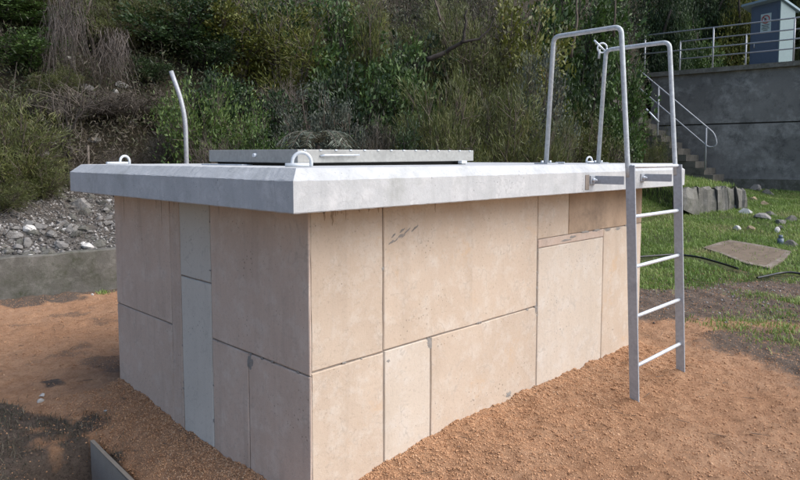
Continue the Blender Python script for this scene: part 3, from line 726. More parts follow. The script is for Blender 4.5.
for k in range(150):
    px = random.uniform(-15, 112); py = random.uniform(206, 262) if px < 60 else random.uniform(196, 250)
    if px < 60 and py < 232 and random.random() < 0.5: py += 22
    s_ = random.choice((0.03, 0.035, 0.04, 0.045, 0.055, 0.07, 0.09))
    kk = random.choice(('stone', 'stone', 'kerb', 'kerb', 'stone', 'pebble'))
    cn = {'stone': 'rough grey', 'pebble': 'whitish', 'kerb': 'dull dark'}[kk]; sn = 'big' if s_ > .065 else 'middling' if s_ > .042 else 'small'
    wn_ = 'just above the retaining wall' if py > (244 if px > 60 else 252) else 'high on the bank' if py < 226 else 'halfway up the bank'
    hn = 'near the left edge' if px < 25 else 'beside the tank corner' if px > 80 else 'left of the forked shrub foot' if px < 55 else 'under the forked shrub'
    rock(px, py, s_, kk, f'{sn} {cn} stone {wn_} {hn}', G)
for px, py, s_, kd_, lb in (
    (733, 209, .14, 'stone', 'pale flat rock on the grass just right of the low stone kerb'),
    (746, 214, .15, 'pebble', 'whitish flat rock on the grass below the broken kerb end'),
    (765, 205, .13, 'stone_tan', 'yellowish rock in front of the reservoir footing'),
    (754, 200, .11, 'stone_tan', 'tan rock tumbled from the end of the kerb'),
    (757, 191, .22, 'stone', 'grey flat rock where the kerb meets the reservoir footing'),
    (768, 195, .20, 'kerb', 'dark grey boulder at the foot of the reservoir'),
    (765, 220, .20, 'stone', 'long flat grey rock in the middle of the grass'),
    (781, 224, .15, 'stone', 'flat grey rock beside the right photo edge'),
    (792, 222, .16, 'kerb', 'dark low rock on the grass near the right edge'),
    (738, 230, .085, 'pebble', 'pale cream stone left of the tan one above the flagstone'),
    (752, 231, .10, 'stone_tan', 'tan stone half sunk in grass above the flagstone'),
    (779, 232, .10, 'pebble', 'small white stone with dark shadowed gap above the flagstone'),
    (783, 229, .07, 'kerb', 'small dark stone on top of the white one'),
    (772, 216, .12, 'kerb', 'mossy stone in the upper grass'),
    (794, 247, .13, 'kerb', 'dark stone at the right edge beside the flagstone'),
    (690, 180, .20, 'kerb', 'grey boulder at the foot of the block stairs'),
    (699, 176, .24, 'stone', 'pale angular boulder below the stair rail'),
    (697, 183, .12, 'pebble', 'small white stone below the stair rail'),
    (707, 182, .16, 'stone_tan', 'brown stone right of the boulders at the stair foot'),
    (660, 160, .16, 'stone_tan', 'light round rock in the shrubs left of the stairs'),
    (33, 403.5, .021, 'pebble', 'upper of two white pebbles on the orange sand'),
    (32, 408.5, .024, 'pebble', 'lower of two white pebbles on the orange sand'),
    (98, 418, .013, 'pebble', 'tiny white pebble on the sand behind the form board'),
    (88, 297, .02, 'pebble', 'small white pebble at the foot of the retaining wall')):
    rock(px, py, s_, kd_, lb)
HR = ['pale rock below the hanging vines', 'flat pale rock left under the vine trunk', 'pale rock right of the litter slope top', 'small rock beside the litter slope rock',
      'broad pale rock left of the bent pipe', 'whitish rock under the dry brown shrub', 'pale rock among twigs left of the forked shrub', 'rock above the far left slab corner',
      'pale rock just left of the bent pipe bend', 'whitish rock left of the bent pipe middle', 'rock showing between the forked stems', 'small rock by the forked stems foot', 'pale rock left beside the forked stems',
      'pinkish rock left of the fern', 'small pale rock just left of the fern']
for k, (px, py) in enumerate(((73, 62), (75, 90), (125, 88), (119, 94), (135, 127), (90, 92), (58, 115), (96, 142), (152, 112), (147, 105), (72, 132), (63, 141), (54, 144), (300, 141), (292, 146))):
    rock(px, py, 0.07 + 0.03*(k % 3), ('pebble', 'stone', 'stone')[k % 3], ('lowest', 'second', 'third', 'fourth', 'fifth', 'sixth', 'seventh', 'eighth', 'ninth', 'tenth', 'eleventh', 'twelfth', 'thirteenth', 'x', 'y')[k] and HR[k], 'pale rocks in the scrub on the hillside')

# low stone kerb edging the grass terrace (separate weathered blocks)
ks = empty('stone_kerb', ground_hit(712, 212)); tag(ks, 'low crumbling kerb of weathered concrete blocks edging the grass terrace', 'kerb')
kpts = [(684, 190.5, 201), (701, 188, 209), (719, 188.5, 213), (729, 187, 213), (739, 188, 211), (748, 190, 206)]
for (x0, t0, b0), (x1, t1, b1) in zip(kpts, kpts[1:]):
    dA = (ground_hit(x0, b0) - Vector((CX, CY, 0))); dB = (ground_hit(x1, b1) - Vector((CX, CY, 0)))
    da = dA.x*F2[0] + dA.y*F2[1]; db = dB.x*F2[0] + dB.y*F2[1]
    da, db = 11.5 + (x0-600)*0.012, 11.5 + (x1-600)*0.012
    p0, p1 = at(x0+0.6, t0, da), at(x1-0.6, t1, db); q0, q1 = at(x0, b0+4, da), at(x1, b1+4, db)
    lean = Vector((F2[0], F2[1], 0)); bm = bmesh.new(); n = 4; rows = []; sh_ = random.uniform(-.05, .04)
    for i in range(n+1):
        t = i/n; a_, c_ = p0.lerp(p1, t) + lean*sh_, q0.lerp(q1, t) + lean*sh_; j = lambda: random.uniform(-.035, .035)
        rows.append([bm.verts.new(v_) for v_ in (c_ + Vector((0, 0, -.1)), c_.lerp(a_, .5) + lean*(.05 + j()), a_ + lean*(.12+j()) + Vector((0, 0, j()-.02)), a_ + lean*(.2+j()) + Vector((0, 0, j())), a_ + lean*.5, c_ + lean*.5 + Vector((0, 0, -.1)))])
    for A_, B_ in zip(rows, rows[1:]):
        for k in range(5): bm.faces.new((A_[k], A_[k+1], B_[k+1], B_[k]))
    bm.faces.new(rows[0]); bm.faces.new(list(reversed(rows[-1]))); bmesh.ops.recalc_face_normals(bm, faces=bm.faces)
    me = bpy.data.meshes.new('block'); bm.to_mesh(me); bm.free(); me.materials.append(M['kerb']); link('block', me, ks)
# grassy terrace behind the kerb
bm = bmesh.new(); rows = []
for i in range(41):
    px = 600 + i*3.75; d_ = 11.5 + (px-600)*0.012 + 0.25
    tz = at(px, np.interp(px, [k[0] for k in kpts], [k[1] for k in kpts]), d_).z
    row = []
    for j in range(9):
        dd = d_ + j*0.85; s_ = (px-400)/640*d_ * (1 + 0.0) + (px-660)/640*j*0.3
        tz2 = tz - 0.01 + j*0.035 + random.uniform(-.015, .015); w_ = max(0, min(1, (40-i)/4, (px-684)/8)); zz = max(tz2*w_ + (T(s_, dd) - 0.06)*(1-w_), T(s_, dd) - 0.06)
        row.append(bm.verts.new(sd(s_, dd, zz)))
    rows.append(row)
for A_, B_ in zip(rows, rows[1:]):
    for k in range(8): bm.faces.new((A_[k], A_[k+1], B_[k+1], B_[k]))
bmesh.ops.recalc_face_normals(bm, faces=bm.faces)
terr = [v.co.copy() for v in bm.verts]
me = bpy.data.meshes.new('grass_terrace'); bm.to_mesh(me); bm.free()
for k, val in (('dirt', 0.), ('lawn', 1.), ('hill', 0.), ('gravel', 0.)):
    a = me.attributes.new(k, 'FLOAT', 'POINT'); a.data.foreach_set('value', [val]*len(me.vertices))
me.materials.append(M['ground']); tag(link('grass_terrace', me), kind='structure')

# flagstone half buried in the grass
fpx = [(705, 250), (724, 244.5), (733, 243), (765, 248), (795, 254), (788, 262), (773, 271), (748, 266), (728, 258)]
bm = bmesh.new(); vs = [ground_hit(a_, b_) for a_, b_ in fpx]; zz = sum(v.z for v in vs)/len(vs)
vs = [v*0.5 + Vector((v.x, v.y, ground_z(v.x, v.y)))*0.5 for v in vs]; FLAG = [(v.x, v.y) for v in vs]; lo = [bm.verts.new((v.x, v.y, v.z-0.1)) for v in vs]; hi = [bm.verts.new((v.x, v.y, v.z+0.03+random.uniform(-.008, .008))) for v in vs]
cen = sum((v for v in vs), Vector())/len(vs)
inn = [bm.verts.new((v.x*0.86 + cen.x*0.14, v.y*0.86 + cen.y*0.14, v.z*0.86 + cen.z*0.14 + 0.028+random.uniform(-.006, .006))) for v in vs]; cn_ = bm.verts.new((cen.x, cen.y, cen.z + 0.025))
n = len(vs)
for k in range(n):
    bm.faces.new((lo[k], lo[(k+1) % n], hi[(k+1) % n], hi[k])); bm.faces.new((hi[k], hi[(k+1) % n], inn[(k+1) % n], inn[k]))
for k in range(n): bm.faces.new((inn[k], inn[(k+1) % n], cn_))
bmesh.ops.recalc_face_normals(bm, faces=bm.faces)
me = bpy.data.meshes.new('flagstone'); bm.to_mesh(me); bm.free(); me.materials.append(M['flag'])
flag_dirt = plain('flag_mud', (0.17, 0.125, 0.085), 0.9, 0.5, 9); me.materials.append(flag_dirt)
for p_ in me.polygons:
    if len(p_.vertices) == 3: p_.material_index = 1
tag(link('flagstone', me), 'broad flat brown flagstone half sunk in the grass at right', 'flagstone')
# hoses
BARE = []
def hose(name, pts, label):
    pts = [ground_hit(*p, dz=0.012) for p in pts]; sm = []
    for i in range(len(pts)-1):
        p0, p1, p2, p3 = pts[max(i-1, 0)], pts[i], pts[i+1], pts[min(i+2, len(pts)-1)]
        for t in np.linspace(0, 1, 8, endpoint=False):
            sm.append(0.5*((2*p1) + (p2-p0)*t + (2*p0-5*p1+4*p2-p3)*t*t + (-p0+3*p1-3*p2+p3)*t**3))
    sm.append(pts[-1]); sm = [v + Vector((0, 0, 0.03)) for v in sm]; BARE.extend((v.x - F2[0]*.05, v.y - F2[1]*.05, 0.11) for v in sm)
    tag(MB().tube(sm, 0.014, 8).build(name, M['hose']), label, 'hose', 'black hose pieces in the grass')
hose('hose', [(640, 261), (660, 259.5), (678, 258.5), (700, 261), (722, 267), (741, 273)], 'black hose crossing the grass behind the ladder')
hose('hose', [(761, 283), (772, 281), (783, 278), (795, 277), (806, 279), (815, 281)], 'black hose arching through the grass at the right edge')
pp = ground_hit(783, 246, 0.05)
tag(MB().tube([pp + Vector((0, 0, -.05)), pp + Vector((0, 0, .06))], [0.05, 0.045], 12).tube([pp + Vector((0, 0, .06)), pp + Vector((0, 0, .11))], [0.03, 0.03], 12).build('tap_cap', M['plastic']), 'small blue grey plastic cap standing in the grass above the flagstone', 'cap')

# form board standing on edge in the sand at bottom left
p0 = Vector((BX0, BY0, 0)); p1 = Vector((BX1, BY1, 0)); bd = (p1-p0).normalized(); bn = Vector((-bd.y, bd.x, 0))
if bn.x > 0: bn = -bn
brd = empty('form_board', p0 + Vector((0, 0, -1.45))); tag(brd, 'grey fibre form board standing on edge in the sand at bottom left', 'board')
zt0, zt1 = -1.352, -1.372
def bprism(name, off0, off1, zlo, zhi, mat):
    bm = bmesh.new(); base = [p0 + bn*off0, p1 + bn*off0, p1 + bn*off1, p0 + bn*off1]
    return kprism(name, base, [zlo]*4, [zhi, zhi + (zt1-zt0), zhi + (zt1-zt0), zhi], mat, brd)
bprism('board_face', 0.0, 0.018, -1.95, zt0, M['board'])
bprism('top_edge', -0.001, 0.019, zt0+0.001, zt0+0.005, M['board_edge'])
# rusty tin scrap in the pit
pz = ground_z(-0.30, 1.30)
rust = plain('rusty_orange', (0.30, 0.085, 0.03), 0.8, 0.4, 30)
tag(MB().box((-0.30, 1.30, pz+0.04), (0.22, 0.09, 0.006), Matrix.Rotation(0.7, 4, 'X') @ Matrix.Rotation(1.0, 4, 'Z'), 0.001).build('rusty_scrap', rust), 'rust orange scrap lying in the dark hollow beside the board', 'scrap')

# bent vent pipe and thin stake behind the slab
dp = 6.6
vp = fillet([on_ground(187.5, dp, -0.1), at(187, 112, dp), at(174, 73, dp)], 0.22, 8)
tag(MB().tube(vp, 0.023, 14).build('vent_pipe', M['rail']), 'bent galvanised vent pipe rising behind the left side of the slab', 'pipe')
tag(MB().tube([on_ground(89, 8.6, -0.1), at(89.5, 146, 8.6)], 0.016, 8).build('stake', M['twig']), 'thin pale stake standing behind the far left slab corner', 'stake')

# ------------------------------------------------------------------ loose clods, grit (stuff)
def scatter_stones(name, P, sizes, mat, label, cat, seed=1):
    r = np.random.default_rng(seed); n = len(P)
    base = np.array([[1,0,0],[-1,0,0],[0,1,0],[0,-1,0],[0,0,.8],[0,0,-.5]], float)
    F = np.array([[0,2,4],[2,1,4],[1,3,4],[3,0,4],[2,0,5],[1,2,5],[3,1,5],[0,3,5]])
    Vv = base[None]*(1 + r.uniform(-.35, .35, (n, 6, 3)))*sizes[:, None, None]
    a = r.uniform(0, 6.28, n); c, s_ = np.cos(a), np.sin(a)
    Vx = Vv[..., 0]*c[:, None] - Vv[..., 1]*s_[:, None]; Vy = Vv[..., 0]*s_[:, None] + Vv[..., 1]*c[:, None]
    Vv = np.stack([Vx, Vy, Vv[..., 2]], -1) + P[:, None]
    FF = (F[None] + (np.arange(n)*6)[:, None, None]).reshape(-1, 3)
    var = np.repeat(r.random(n), 8)
    tag(link(name, np_mesh(name, Vv.reshape(-1, 3), FF, mat, 3, var)), label, cat, kind='stuff')
def pts_sd(s, d, dz=0.0):
    z = terrain(s, d) + dz; return np.stack([CX + R2[0]*s + F2[0]*d, CY + R2[1]*s + F2[1]*d, z], -1)
r = np.random.default_rng(5)
n = 130000; d = 2.2 + 6.2*r.random(n)**1.3; s = (r.random(n)-0.5)*1.5*d
P = pts_sd(s, d, 0.0)
keep = ~((P[:, 0] > 0.2) & (P[:, 0] < 3.45) & (P[:, 1] > 0.2) & (P[:, 1] < 2.3)) & ~((d > wall_d(s)-0.1) & (s < 0.9))
uu = (s/d)[keep]; dk = d[keep]; P = P[keep]; kp_ = ~((uu < -0.40) & (dk < 4.3) & (r.random(len(P)) < 0.8)); P = P[kp_]; clodm = leaf_mat('sand_clods', [(0.0, (0.32, 0.165, 0.085)), (0.5, (0.45, 0.25, 0.135)), (0.9, (0.51, 0.30, 0.17)), (1.0, (0.53, 0.345, 0.215))], 0.95, 0.0)
scatter_stones('sand_clods', P, 0.0022 + 0.0045*r.random(len(P))**2 + 0.006*(r.random(len(P)) > 0.993), clodm, 'loose orange sand clods and grit over the yard', 'sand')
n = 16000; s = -6.5 + 7*r.random(n); d = wall_d(s) + 0.08 + 2.3*r.random(n)
gm = leaf_mat('bank_gravel', [(0.0, (0.05, 0.046, 0.042)), (0.5, (0.15, 0.14, 0.13)), (1.0, (0.36, 0.34, 0.32))], 0.9, 0.0)
scatter_stones('bank_gravel', pts_sd(s, d, 0.004), 0.008 + 0.022*r.random(n)**2, gm, 'small pale gravel covering the bank above the left wall', 'gravel')
n = 4500; s = 2.2 + 6*r.random(n); d = 5.6 + 2.2*r.random(n)
scatter_stones('path_gravel', pts_sd(s, d, 0.0), 0.004 + 0.012*r.random(n)**3, gm, 'grey grit on the bare strip before the grass', 'gravel')

n = 46000; q = r.random(n); sg_ = np.where(r.random(n) < .2, .05, .36)
bx_ = np.where(q < .68, .232 + 3.2*r.random(n), .232 - np.abs(r.normal(size=n))*np.minimum(sg_, .2)); by_ = np.where(q < .68, .2225 - np.abs(r.normal(size=n))*sg_, .2225 + 2.06*r.random(n))
w2 = np.stack([bx_ - CX, by_ - CY], 1); Pz = terrain(w2 @ R2, w2 @ F2)
scatter_stones('banked_sand', np.stack([bx_, by_, Pz], -1), 0.002 + 0.0055*r.random(n)**2.5, clodm, 'loose orange sand crumbs banked against the foot of the tank walls', 'sand')
# ------------------------------------------------------------------ leaves, blades, twigs in bulk
def blades(P, length, width, lean, r, drop=0.0):
    """one bent blade (two quads) per point"""
    n = len(P); a = r.uniform(0, 6.283, n); dx, dy = np.cos(a), np.sin(a); ln = length*(0.5 + r.random(n)); le = lean*r.random(n)
    side = np.stack([-dy, dx, 0*dx], -1)*(width*(0.6+0.8*r.random(n)))[:, None]
    out = np.stack([dx, dy, 0*dx], -1)
    m1 = P + out*(ln*le*0.35)[:, None]; m1[:, 2] += ln*0.55
    t = P + out*(ln*le)[:, None]; t[:, 2] += ln*(1 - 0.4*le)
    V = np.stack([P-side/2, P+side/2, m1+side*.4, m1-side*.4, t+side*.06, t-side*.06], 1).reshape(-1, 3)
    k = (np.arange(n)*6)[:, None]
    F = np.concatenate([k + np.array([0, 1, 2, 3]), k + np.array([3, 2, 4, 5])]); return V, F
def leaves(P, D, ln, w, r, curl=0.3):
    """one lens-shaped quad leaf per point; D = growth direction"""
    n = len(P); D = D/np.linalg.norm(D, axis=1, keepdims=True); q = r.normal(size=(n, 3)); sd_ = np.cross(D, q); sd_ /= np.linalg.norm(sd_, axis=1, keepdims=True)
    nn = np.cross(D, sd_); L_ = (ln*(0.35 + 1.1*r.random(n)))[:, None]; W_ = (w*(0.6 + 0.8*r.random(n)))[:, None]
    a = P; b = P + D*L_*0.45 + sd_*W_*0.5 + nn*L_*0.08; c = P + D*L_ - nn*L_*curl*0.4; e = P + D*L_*0.45 - sd_*W_*0.5 + nn*L_*0.08
    V = np.stack([a, b, c, e], 1).reshape(-1, 3); F = np.arange(4*n).reshape(n, 4); return V, F
def sticks(A, B, ra_, rb_):
    """three-sided tapering sticks from A to B"""
    n = len(A); D = B - A; D /= np.maximum(np.linalg.norm(D, axis=1, keepdims=True), 1e-6)
    q = np.where(np.abs(D[:, 2:3]) > 0.9, np.array([[1., 0, 0]]), np.array([[0, 0, 1.]])); u = np.cross(D, q); u /= np.linalg.norm(u, axis=1, keepdims=True); v = np.cross(D, u)
    V = []
    for base, rr_ in ((A, ra_), (B, rb_)):
        rr_ = np.broadcast_to(np.asarray(rr_, float), (n,))[:, None]
        for k in range(3):
            t = k*2.0944; V.append(base + (u*math.cos(t) + v*math.sin(t))*rr_)
    V = np.stack(V, 1).reshape(-1, 3); k = (np.arange(n)*6)[:, None]
    F = np.concatenate([k + np.array([0, 1, 4, 3]), k + np.array([1, 2, 5, 4]), k + np.array([2, 0, 3, 5])]); return V, F

# lawn
r = np.random.default_rng(8)
def lawn_points(n, smin, smax, dmin, dmax, thr=0.35):
    s = smin + (smax-smin)*r.random(n); d = dmin + (dmax-dmin)*r.random(n)**1.25
    x = CX + R2[0]*s + F2[0]*d; y = CY + R2[1]*s + F2[1]*d
    lw = smooth((d - 6.9 - 0.25*(s - 3) + 0.5*fbm(x, y, 0.7, 3, 1))/0.5)*smooth((s - 1.2)/0.6)
    lw = np.maximum(lw, 0.6*smooth((fbm(x, y, 1.7, 3, 6) - 0.1)/0.25)*smooth((s - 2.5)/0.5)*smooth((d - 4.6)/0.6))
    k = (r.random(n) < lw*(0.55 + 0.9*smooth(fbm(x, y, 1.1, 3, 44)+0.5))) & (s/d < 0.8) & (s/d > 0.25)
    return s[k], d[k]
s, d = lawn_points(330000, 1.6, 13, 4.6, 17.5)
pl = ra0 - Vector((0, 0)); keep = ((s-ra0.x)*rn.x + (d-ra0.y)*rn.y) < -0.1
s, d = s[keep], d[keep]
P = pts_sd(s, d, -0.005)
fp = np.array(FLAG); fc = fp.mean(0); ins = np.zeros(len(P), bool)
for k in range(len(fp)):
    (x1, y1), (x2, y2) = fp[k], fp[(k+1) % len(fp)]
    cr = ((y1 > P[:, 1]) != (y2 > P[:, 1])) & (P[:, 0] < (x2-x1)*(P[:, 1]-y1)/(y2-y1+1e-9) + x1); ins ^= cr
clear = ~ins | (r.random(len(P)) < 0.10)
for gx, gy, gr in BARE: clear &= ((P[:, 0]-gx)**2 + (P[:, 1]-gy)**2 > gr*gr)
P = P[clear]
V1, F1 = blades(P, 0.055, 0.008, 1.1, r); var = np.clip(0.45 + 0.35*r.normal(size=len(P))*0.5 + 0.7*fbm(P[:, 0], P[:, 1], 1.3, 3, 50), 0, 1)
tag(link('lawn_grass', np_mesh('lawn_grass', V1, F1, L['grass'], 4, np.concatenate([var, var]))), 'short uneven green grass on the slope right of the tank', 'grass', kind='stuff')
# terrace grass
tv = np.array([list(v) for v in terr]).reshape(41, 9, 3); n = 26000
i = r.random(n)*39; j = r.random(n)*7.9; i0 = i.astype(int); j0 = j.astype(int); fi = (i-i0)[:, None]; fj = (j-j0)[:, None]
P = (tv[i0, j0]*(1-fi) + tv[i0+1, j0]*fi)*(1-fj) + (tv[i0, j0+1]*(1-fi) + tv[i0+1, j0+1]*fi)*fj
V1, F1 = blades(P, 0.10, 0.010, 0.8, r); var = np.clip(0.5 + 0.25*r.normal(size=n), 0, 1)
tag(link('terrace_grass', np_mesh('terrace_grass', V1, F1, L['grass'], 4, np.concatenate([var, var]))), 'green grass on the narrow terrace above the kerb', 'grass', kind='stuff')
# dry weeds bottom left and along dirt
s = -4.2 + 3.6*r.random(90000); d = 2.2 + 4.0*r.random(90000)
x = CX + R2[0]*s + F2[0]*d; y = CY + R2[1]*s + F2[1]*d
lxx = x*0.91 - y*0.41
m_ = smooth((3.75 - d + 1.2*fbm(x, y, 3.1, 5, 21))/0.5)*smooth((-0.455 - s/d + 0.06*fbm(x, y, 3, 3, 22))/0.03)*smooth((fbm(x, y, 3.0, 3, 61) + 0.25)/0.3)
k = r.random(len(s)) < m_*0.8; P = pts_sd(s[k], d[k], -0.004)
V1, F1 = blades(P, 0.036, 0.0026, 2.3, r); var = np.clip(0.4 + 0.3*r.normal(size=len(P)), 0, 1)
tag(link('dry_weeds', np_mesh('dry_weeds', V1, F1, L['drygrass'], 4, np.concatenate([var, var]))), 'dark trampled dry weeds in the hollow at bottom left', 'weeds', kind='stuff')
# sparse weeds at right and a green sprig at the left wall foot
cl = [(790, 330), (765, 325), (780, 345), (745, 322), (792, 318), (775, 312), (770, 300), (755, 296), (735, 330), (98, 296), (101, 295)]
Pw = []
for px, py in cl:
    c = np.array(ground_hit(px, py)); m = 170 if px > 700 else 40; sp = 0.13 if px > 700 else 0.03
    q = c + np.concatenate([r.normal(size=(m, 2))*sp, np.zeros((m, 1))], 1); Pw.append(q)
P = np.concatenate(Pw); v2 = P[:, :2] - np.array([CX, CY]); P[:, 2] = terrain(v2 @ R2, v2 @ F2)
V1, F1 = blades(P, 0.035, 0.006, 1.2, r); var = r.random(len(P))*0.8
tag(link('sparse_weeds', np_mesh('sparse_weeds', V1, F1, L['grass'], 4, np.concatenate([var, var]))), 'sparse small green weeds scattered over the bare sand at right', 'weeds', kind='stuff')

# ------------------------------------------------------------------ shrubs
def shrub_parts(seed, kind, leafm, stemm):
    """unit-height shrub (about 1 m tall, 1 m wide) -> (crown mesh, stem mesh)"""
    r = np.random.default_rng(seed)
    K = dict(
      wispy=dict(ns=34, spread=.42, upb=.9, leaf=15000, ll=.055, lw=.0045, clump=.06, droop=.2, up=.6),
      needle=dict(ns=30, spread=.45, upb=.8, leaf=17000, ll=.040, lw=.0045, clump=.055, droop=0, up=.5),
      broad=dict(ns=24, spread=.5, upb=.8, leaf=5200, ll=.038, lw=.017, clump=.07, droop=.1, up=.3),
      fine=dict(ns=26, spread=.48, upb=.75, leaf=12000, ll=.028, lw=.012, clump=.05, droop=0, up=.4),
      leafy=dict(ns=22, spread=.5, upb=.75, leaf=7500, ll=.042, lw=.019, clump=.055, droop=.15, up=.2),
      bare=dict(ns=34, spread=.5, upb=.85, leaf=1300, ll=.035, lw=.006, clump=.09, droop=.1, up=.1),
      hang=dict(ns=26, spread=.34, upb=1.0, leaf=8000, ll=.085, lw=.006, clump=.07, droop=1.2, up=-.6))[kind]
    A = []; B = []; Ra = []; Rb = []; tips = []; tdir = []
    for i in range(K['ns']):
        a = r.uniform(0, 6.283); el = K['upb']; rad = K['spread']*math.sqrt(r.random())
        tip = np.array([math.cos(a)*rad, math.sin(a)*rad, (0.42 if kind == 'hang' else 0.16) + (0.58 if kind == 'hang' else 0.84)*math.sqrt(max(0, 1 - (rad/K['spread'])**2))*r.uniform(.65, 1.05)])
        base = np.array([math.cos(a)*0.05*r.random(), math.sin(a)*0.05*r.random(), 0])
        mid = base*0.5 + tip*0.5 + r.normal(size=3)*0.05; mid[2] += 0.05
        pts = [base*(1-t)**2 + mid*2*t*(1-t) + tip*t*t + r.normal(size=3)*0.008 for t in np.linspace(0, 1, 7)]
        r0 = 0.009 + 0.008*r.random()
        for k in range(6):
            A.append(pts[k]); B.append(pts[k+1]); Ra.append(r0*(1 - k/7)); Rb.append(r0*(1 - (k+1)/7))
            if k >= 1:
                for _ in range(4 if kind != 'bare' else 9):
                    dd = (pts[k+1]-pts[k]); dd = dd/np.linalg.norm(dd) + r.normal(size=3)*0.75; dd[2] += 0.2; dd /= np.linalg.norm(dd)
                    l = r.uniform(.06, .17); e = pts[k] + dd*l
                    A.append(pts[k]); B.append(e); Ra.append(0.003); Rb.append(0.0012)
                    tips.append(e); tdir.append(dd)
                    if kind == 'bare':
                        e2 = e + (dd + r.normal(size=3)*.6)*0.07; A.append(e); B.append(e2); Ra.append(0.0014); Rb.append(0.0008); tips.append(e2); tdir.append(dd)
    if kind == 'hang':
        for i in range(650):
            t = tips[r.integers(len(tips))]; e = t + np.array([r.normal()*.05, r.normal()*.05, -r.uniform(.1, .45)])
            m_ = (t+e)/2 + r.normal(size=3)*.015
            A += [t, m_]; B += [m_, e]; Ra += [.0026, .002]; Rb += [.002, .0012]
    V1, F1 = sticks(np.array(A), np.array(B), np.array(Ra), np.array(Rb))
    tips = np.array(tips); tdir = np.array(tdir)
    wt = r.random(len(tips))**3.0 + 0.03; wt /= wt.sum()
    n = K['leaf']; ix = r.choice(len(tips), n, p=wt)
    P = tips[ix] + r.normal(size=(n, 3))*K['clump']*(0.35 + 0.65*r.random((n, 1))); D = tdir[ix] + r.normal(size=(n, 3))*0.55
    D[:, 2] += K['up'] - K['droop']
    V2, F2_ = leaves(P, D, K['ll'], K['lw'], r)
    cv = r.random(len(tips)); var = np.clip(0.55*cv[ix] + 0.45*r.random(n), 0, 1)
    return np_mesh('crown', V2, F2_, leafm, 4, var), np_mesh('stems', V1, F1, stemm, 4)
VAR = {}
def variants(key, kind, leaf, stem, n=2):
    VAR[key] = [shrub_parts(len(VAR)*100 + i*13 + 5, kind, L[leaf], M[stem]) for i in range(n)]
variants('wispy_olive', 'wispy', 'olive', 'bark'); variants('needle_yellow', 'needle', 'yellow', 'bark')
variants('needle_olive', 'needle', 'olive', 'bark'); variants('dark', 'fine', 'dark', 'bark_dark'); variants('mid', 'fine', 'mid', 'bark_dark')
variants('bright', 'broad', 'bright', 'bark', 2); variants('grey', 'fine', 'grey', 'bark'); variants('bare', 'bare', 'dead', 'twig')
variants('hang', 'hang', 'vine', 'vine'); variants('broad_mid', 'leafy', 'mid', 'bark_dark', 2); variants('leafy_dark', 'leafy', 'dark', 'bark_dark', 2); variants('leafy_olive', 'leafy', 'yellow', 'bark', 1); variants('dead_wispy', 'wispy', 'dead', 'twig', 1)
GROUPS = {}
def shrub(px, py_top, py_bot, d, width, key, label, name='shrub', cat='shrub', group='shrubs on the hillside', i=None):
    """a shrub whose foot is on the hill at bearing px, d metres off; height from its top"""
    s = (px-400)/640*d; zb = T(s, d); zt = CZ - (py_top-HOR)/640*d; zb = max(zb, CZ - (py_bot-HOR)/640*d) if py_bot is not None and False else zb
    h = max(zt - zb, 0.5); w = width/640*d
    o = empty(name, sd(s, d, zb - 0.03)); tag(o, label, cat, group)
    cm, sm = VAR[key][(i if i is not None else random.randrange(9)) % len(VAR[key])]
    o.rotation_euler = (random.uniform(-.08, .08), random.uniform(-.08, .08), random.uniform(0, 6.28)); o.scale = (w, w, h)
    for nm, me in (('crown', cm), ('stems', sm)):
        c = bpy.data.objects.new(nm, me); col.objects.link(c); c.parent = o
    return o
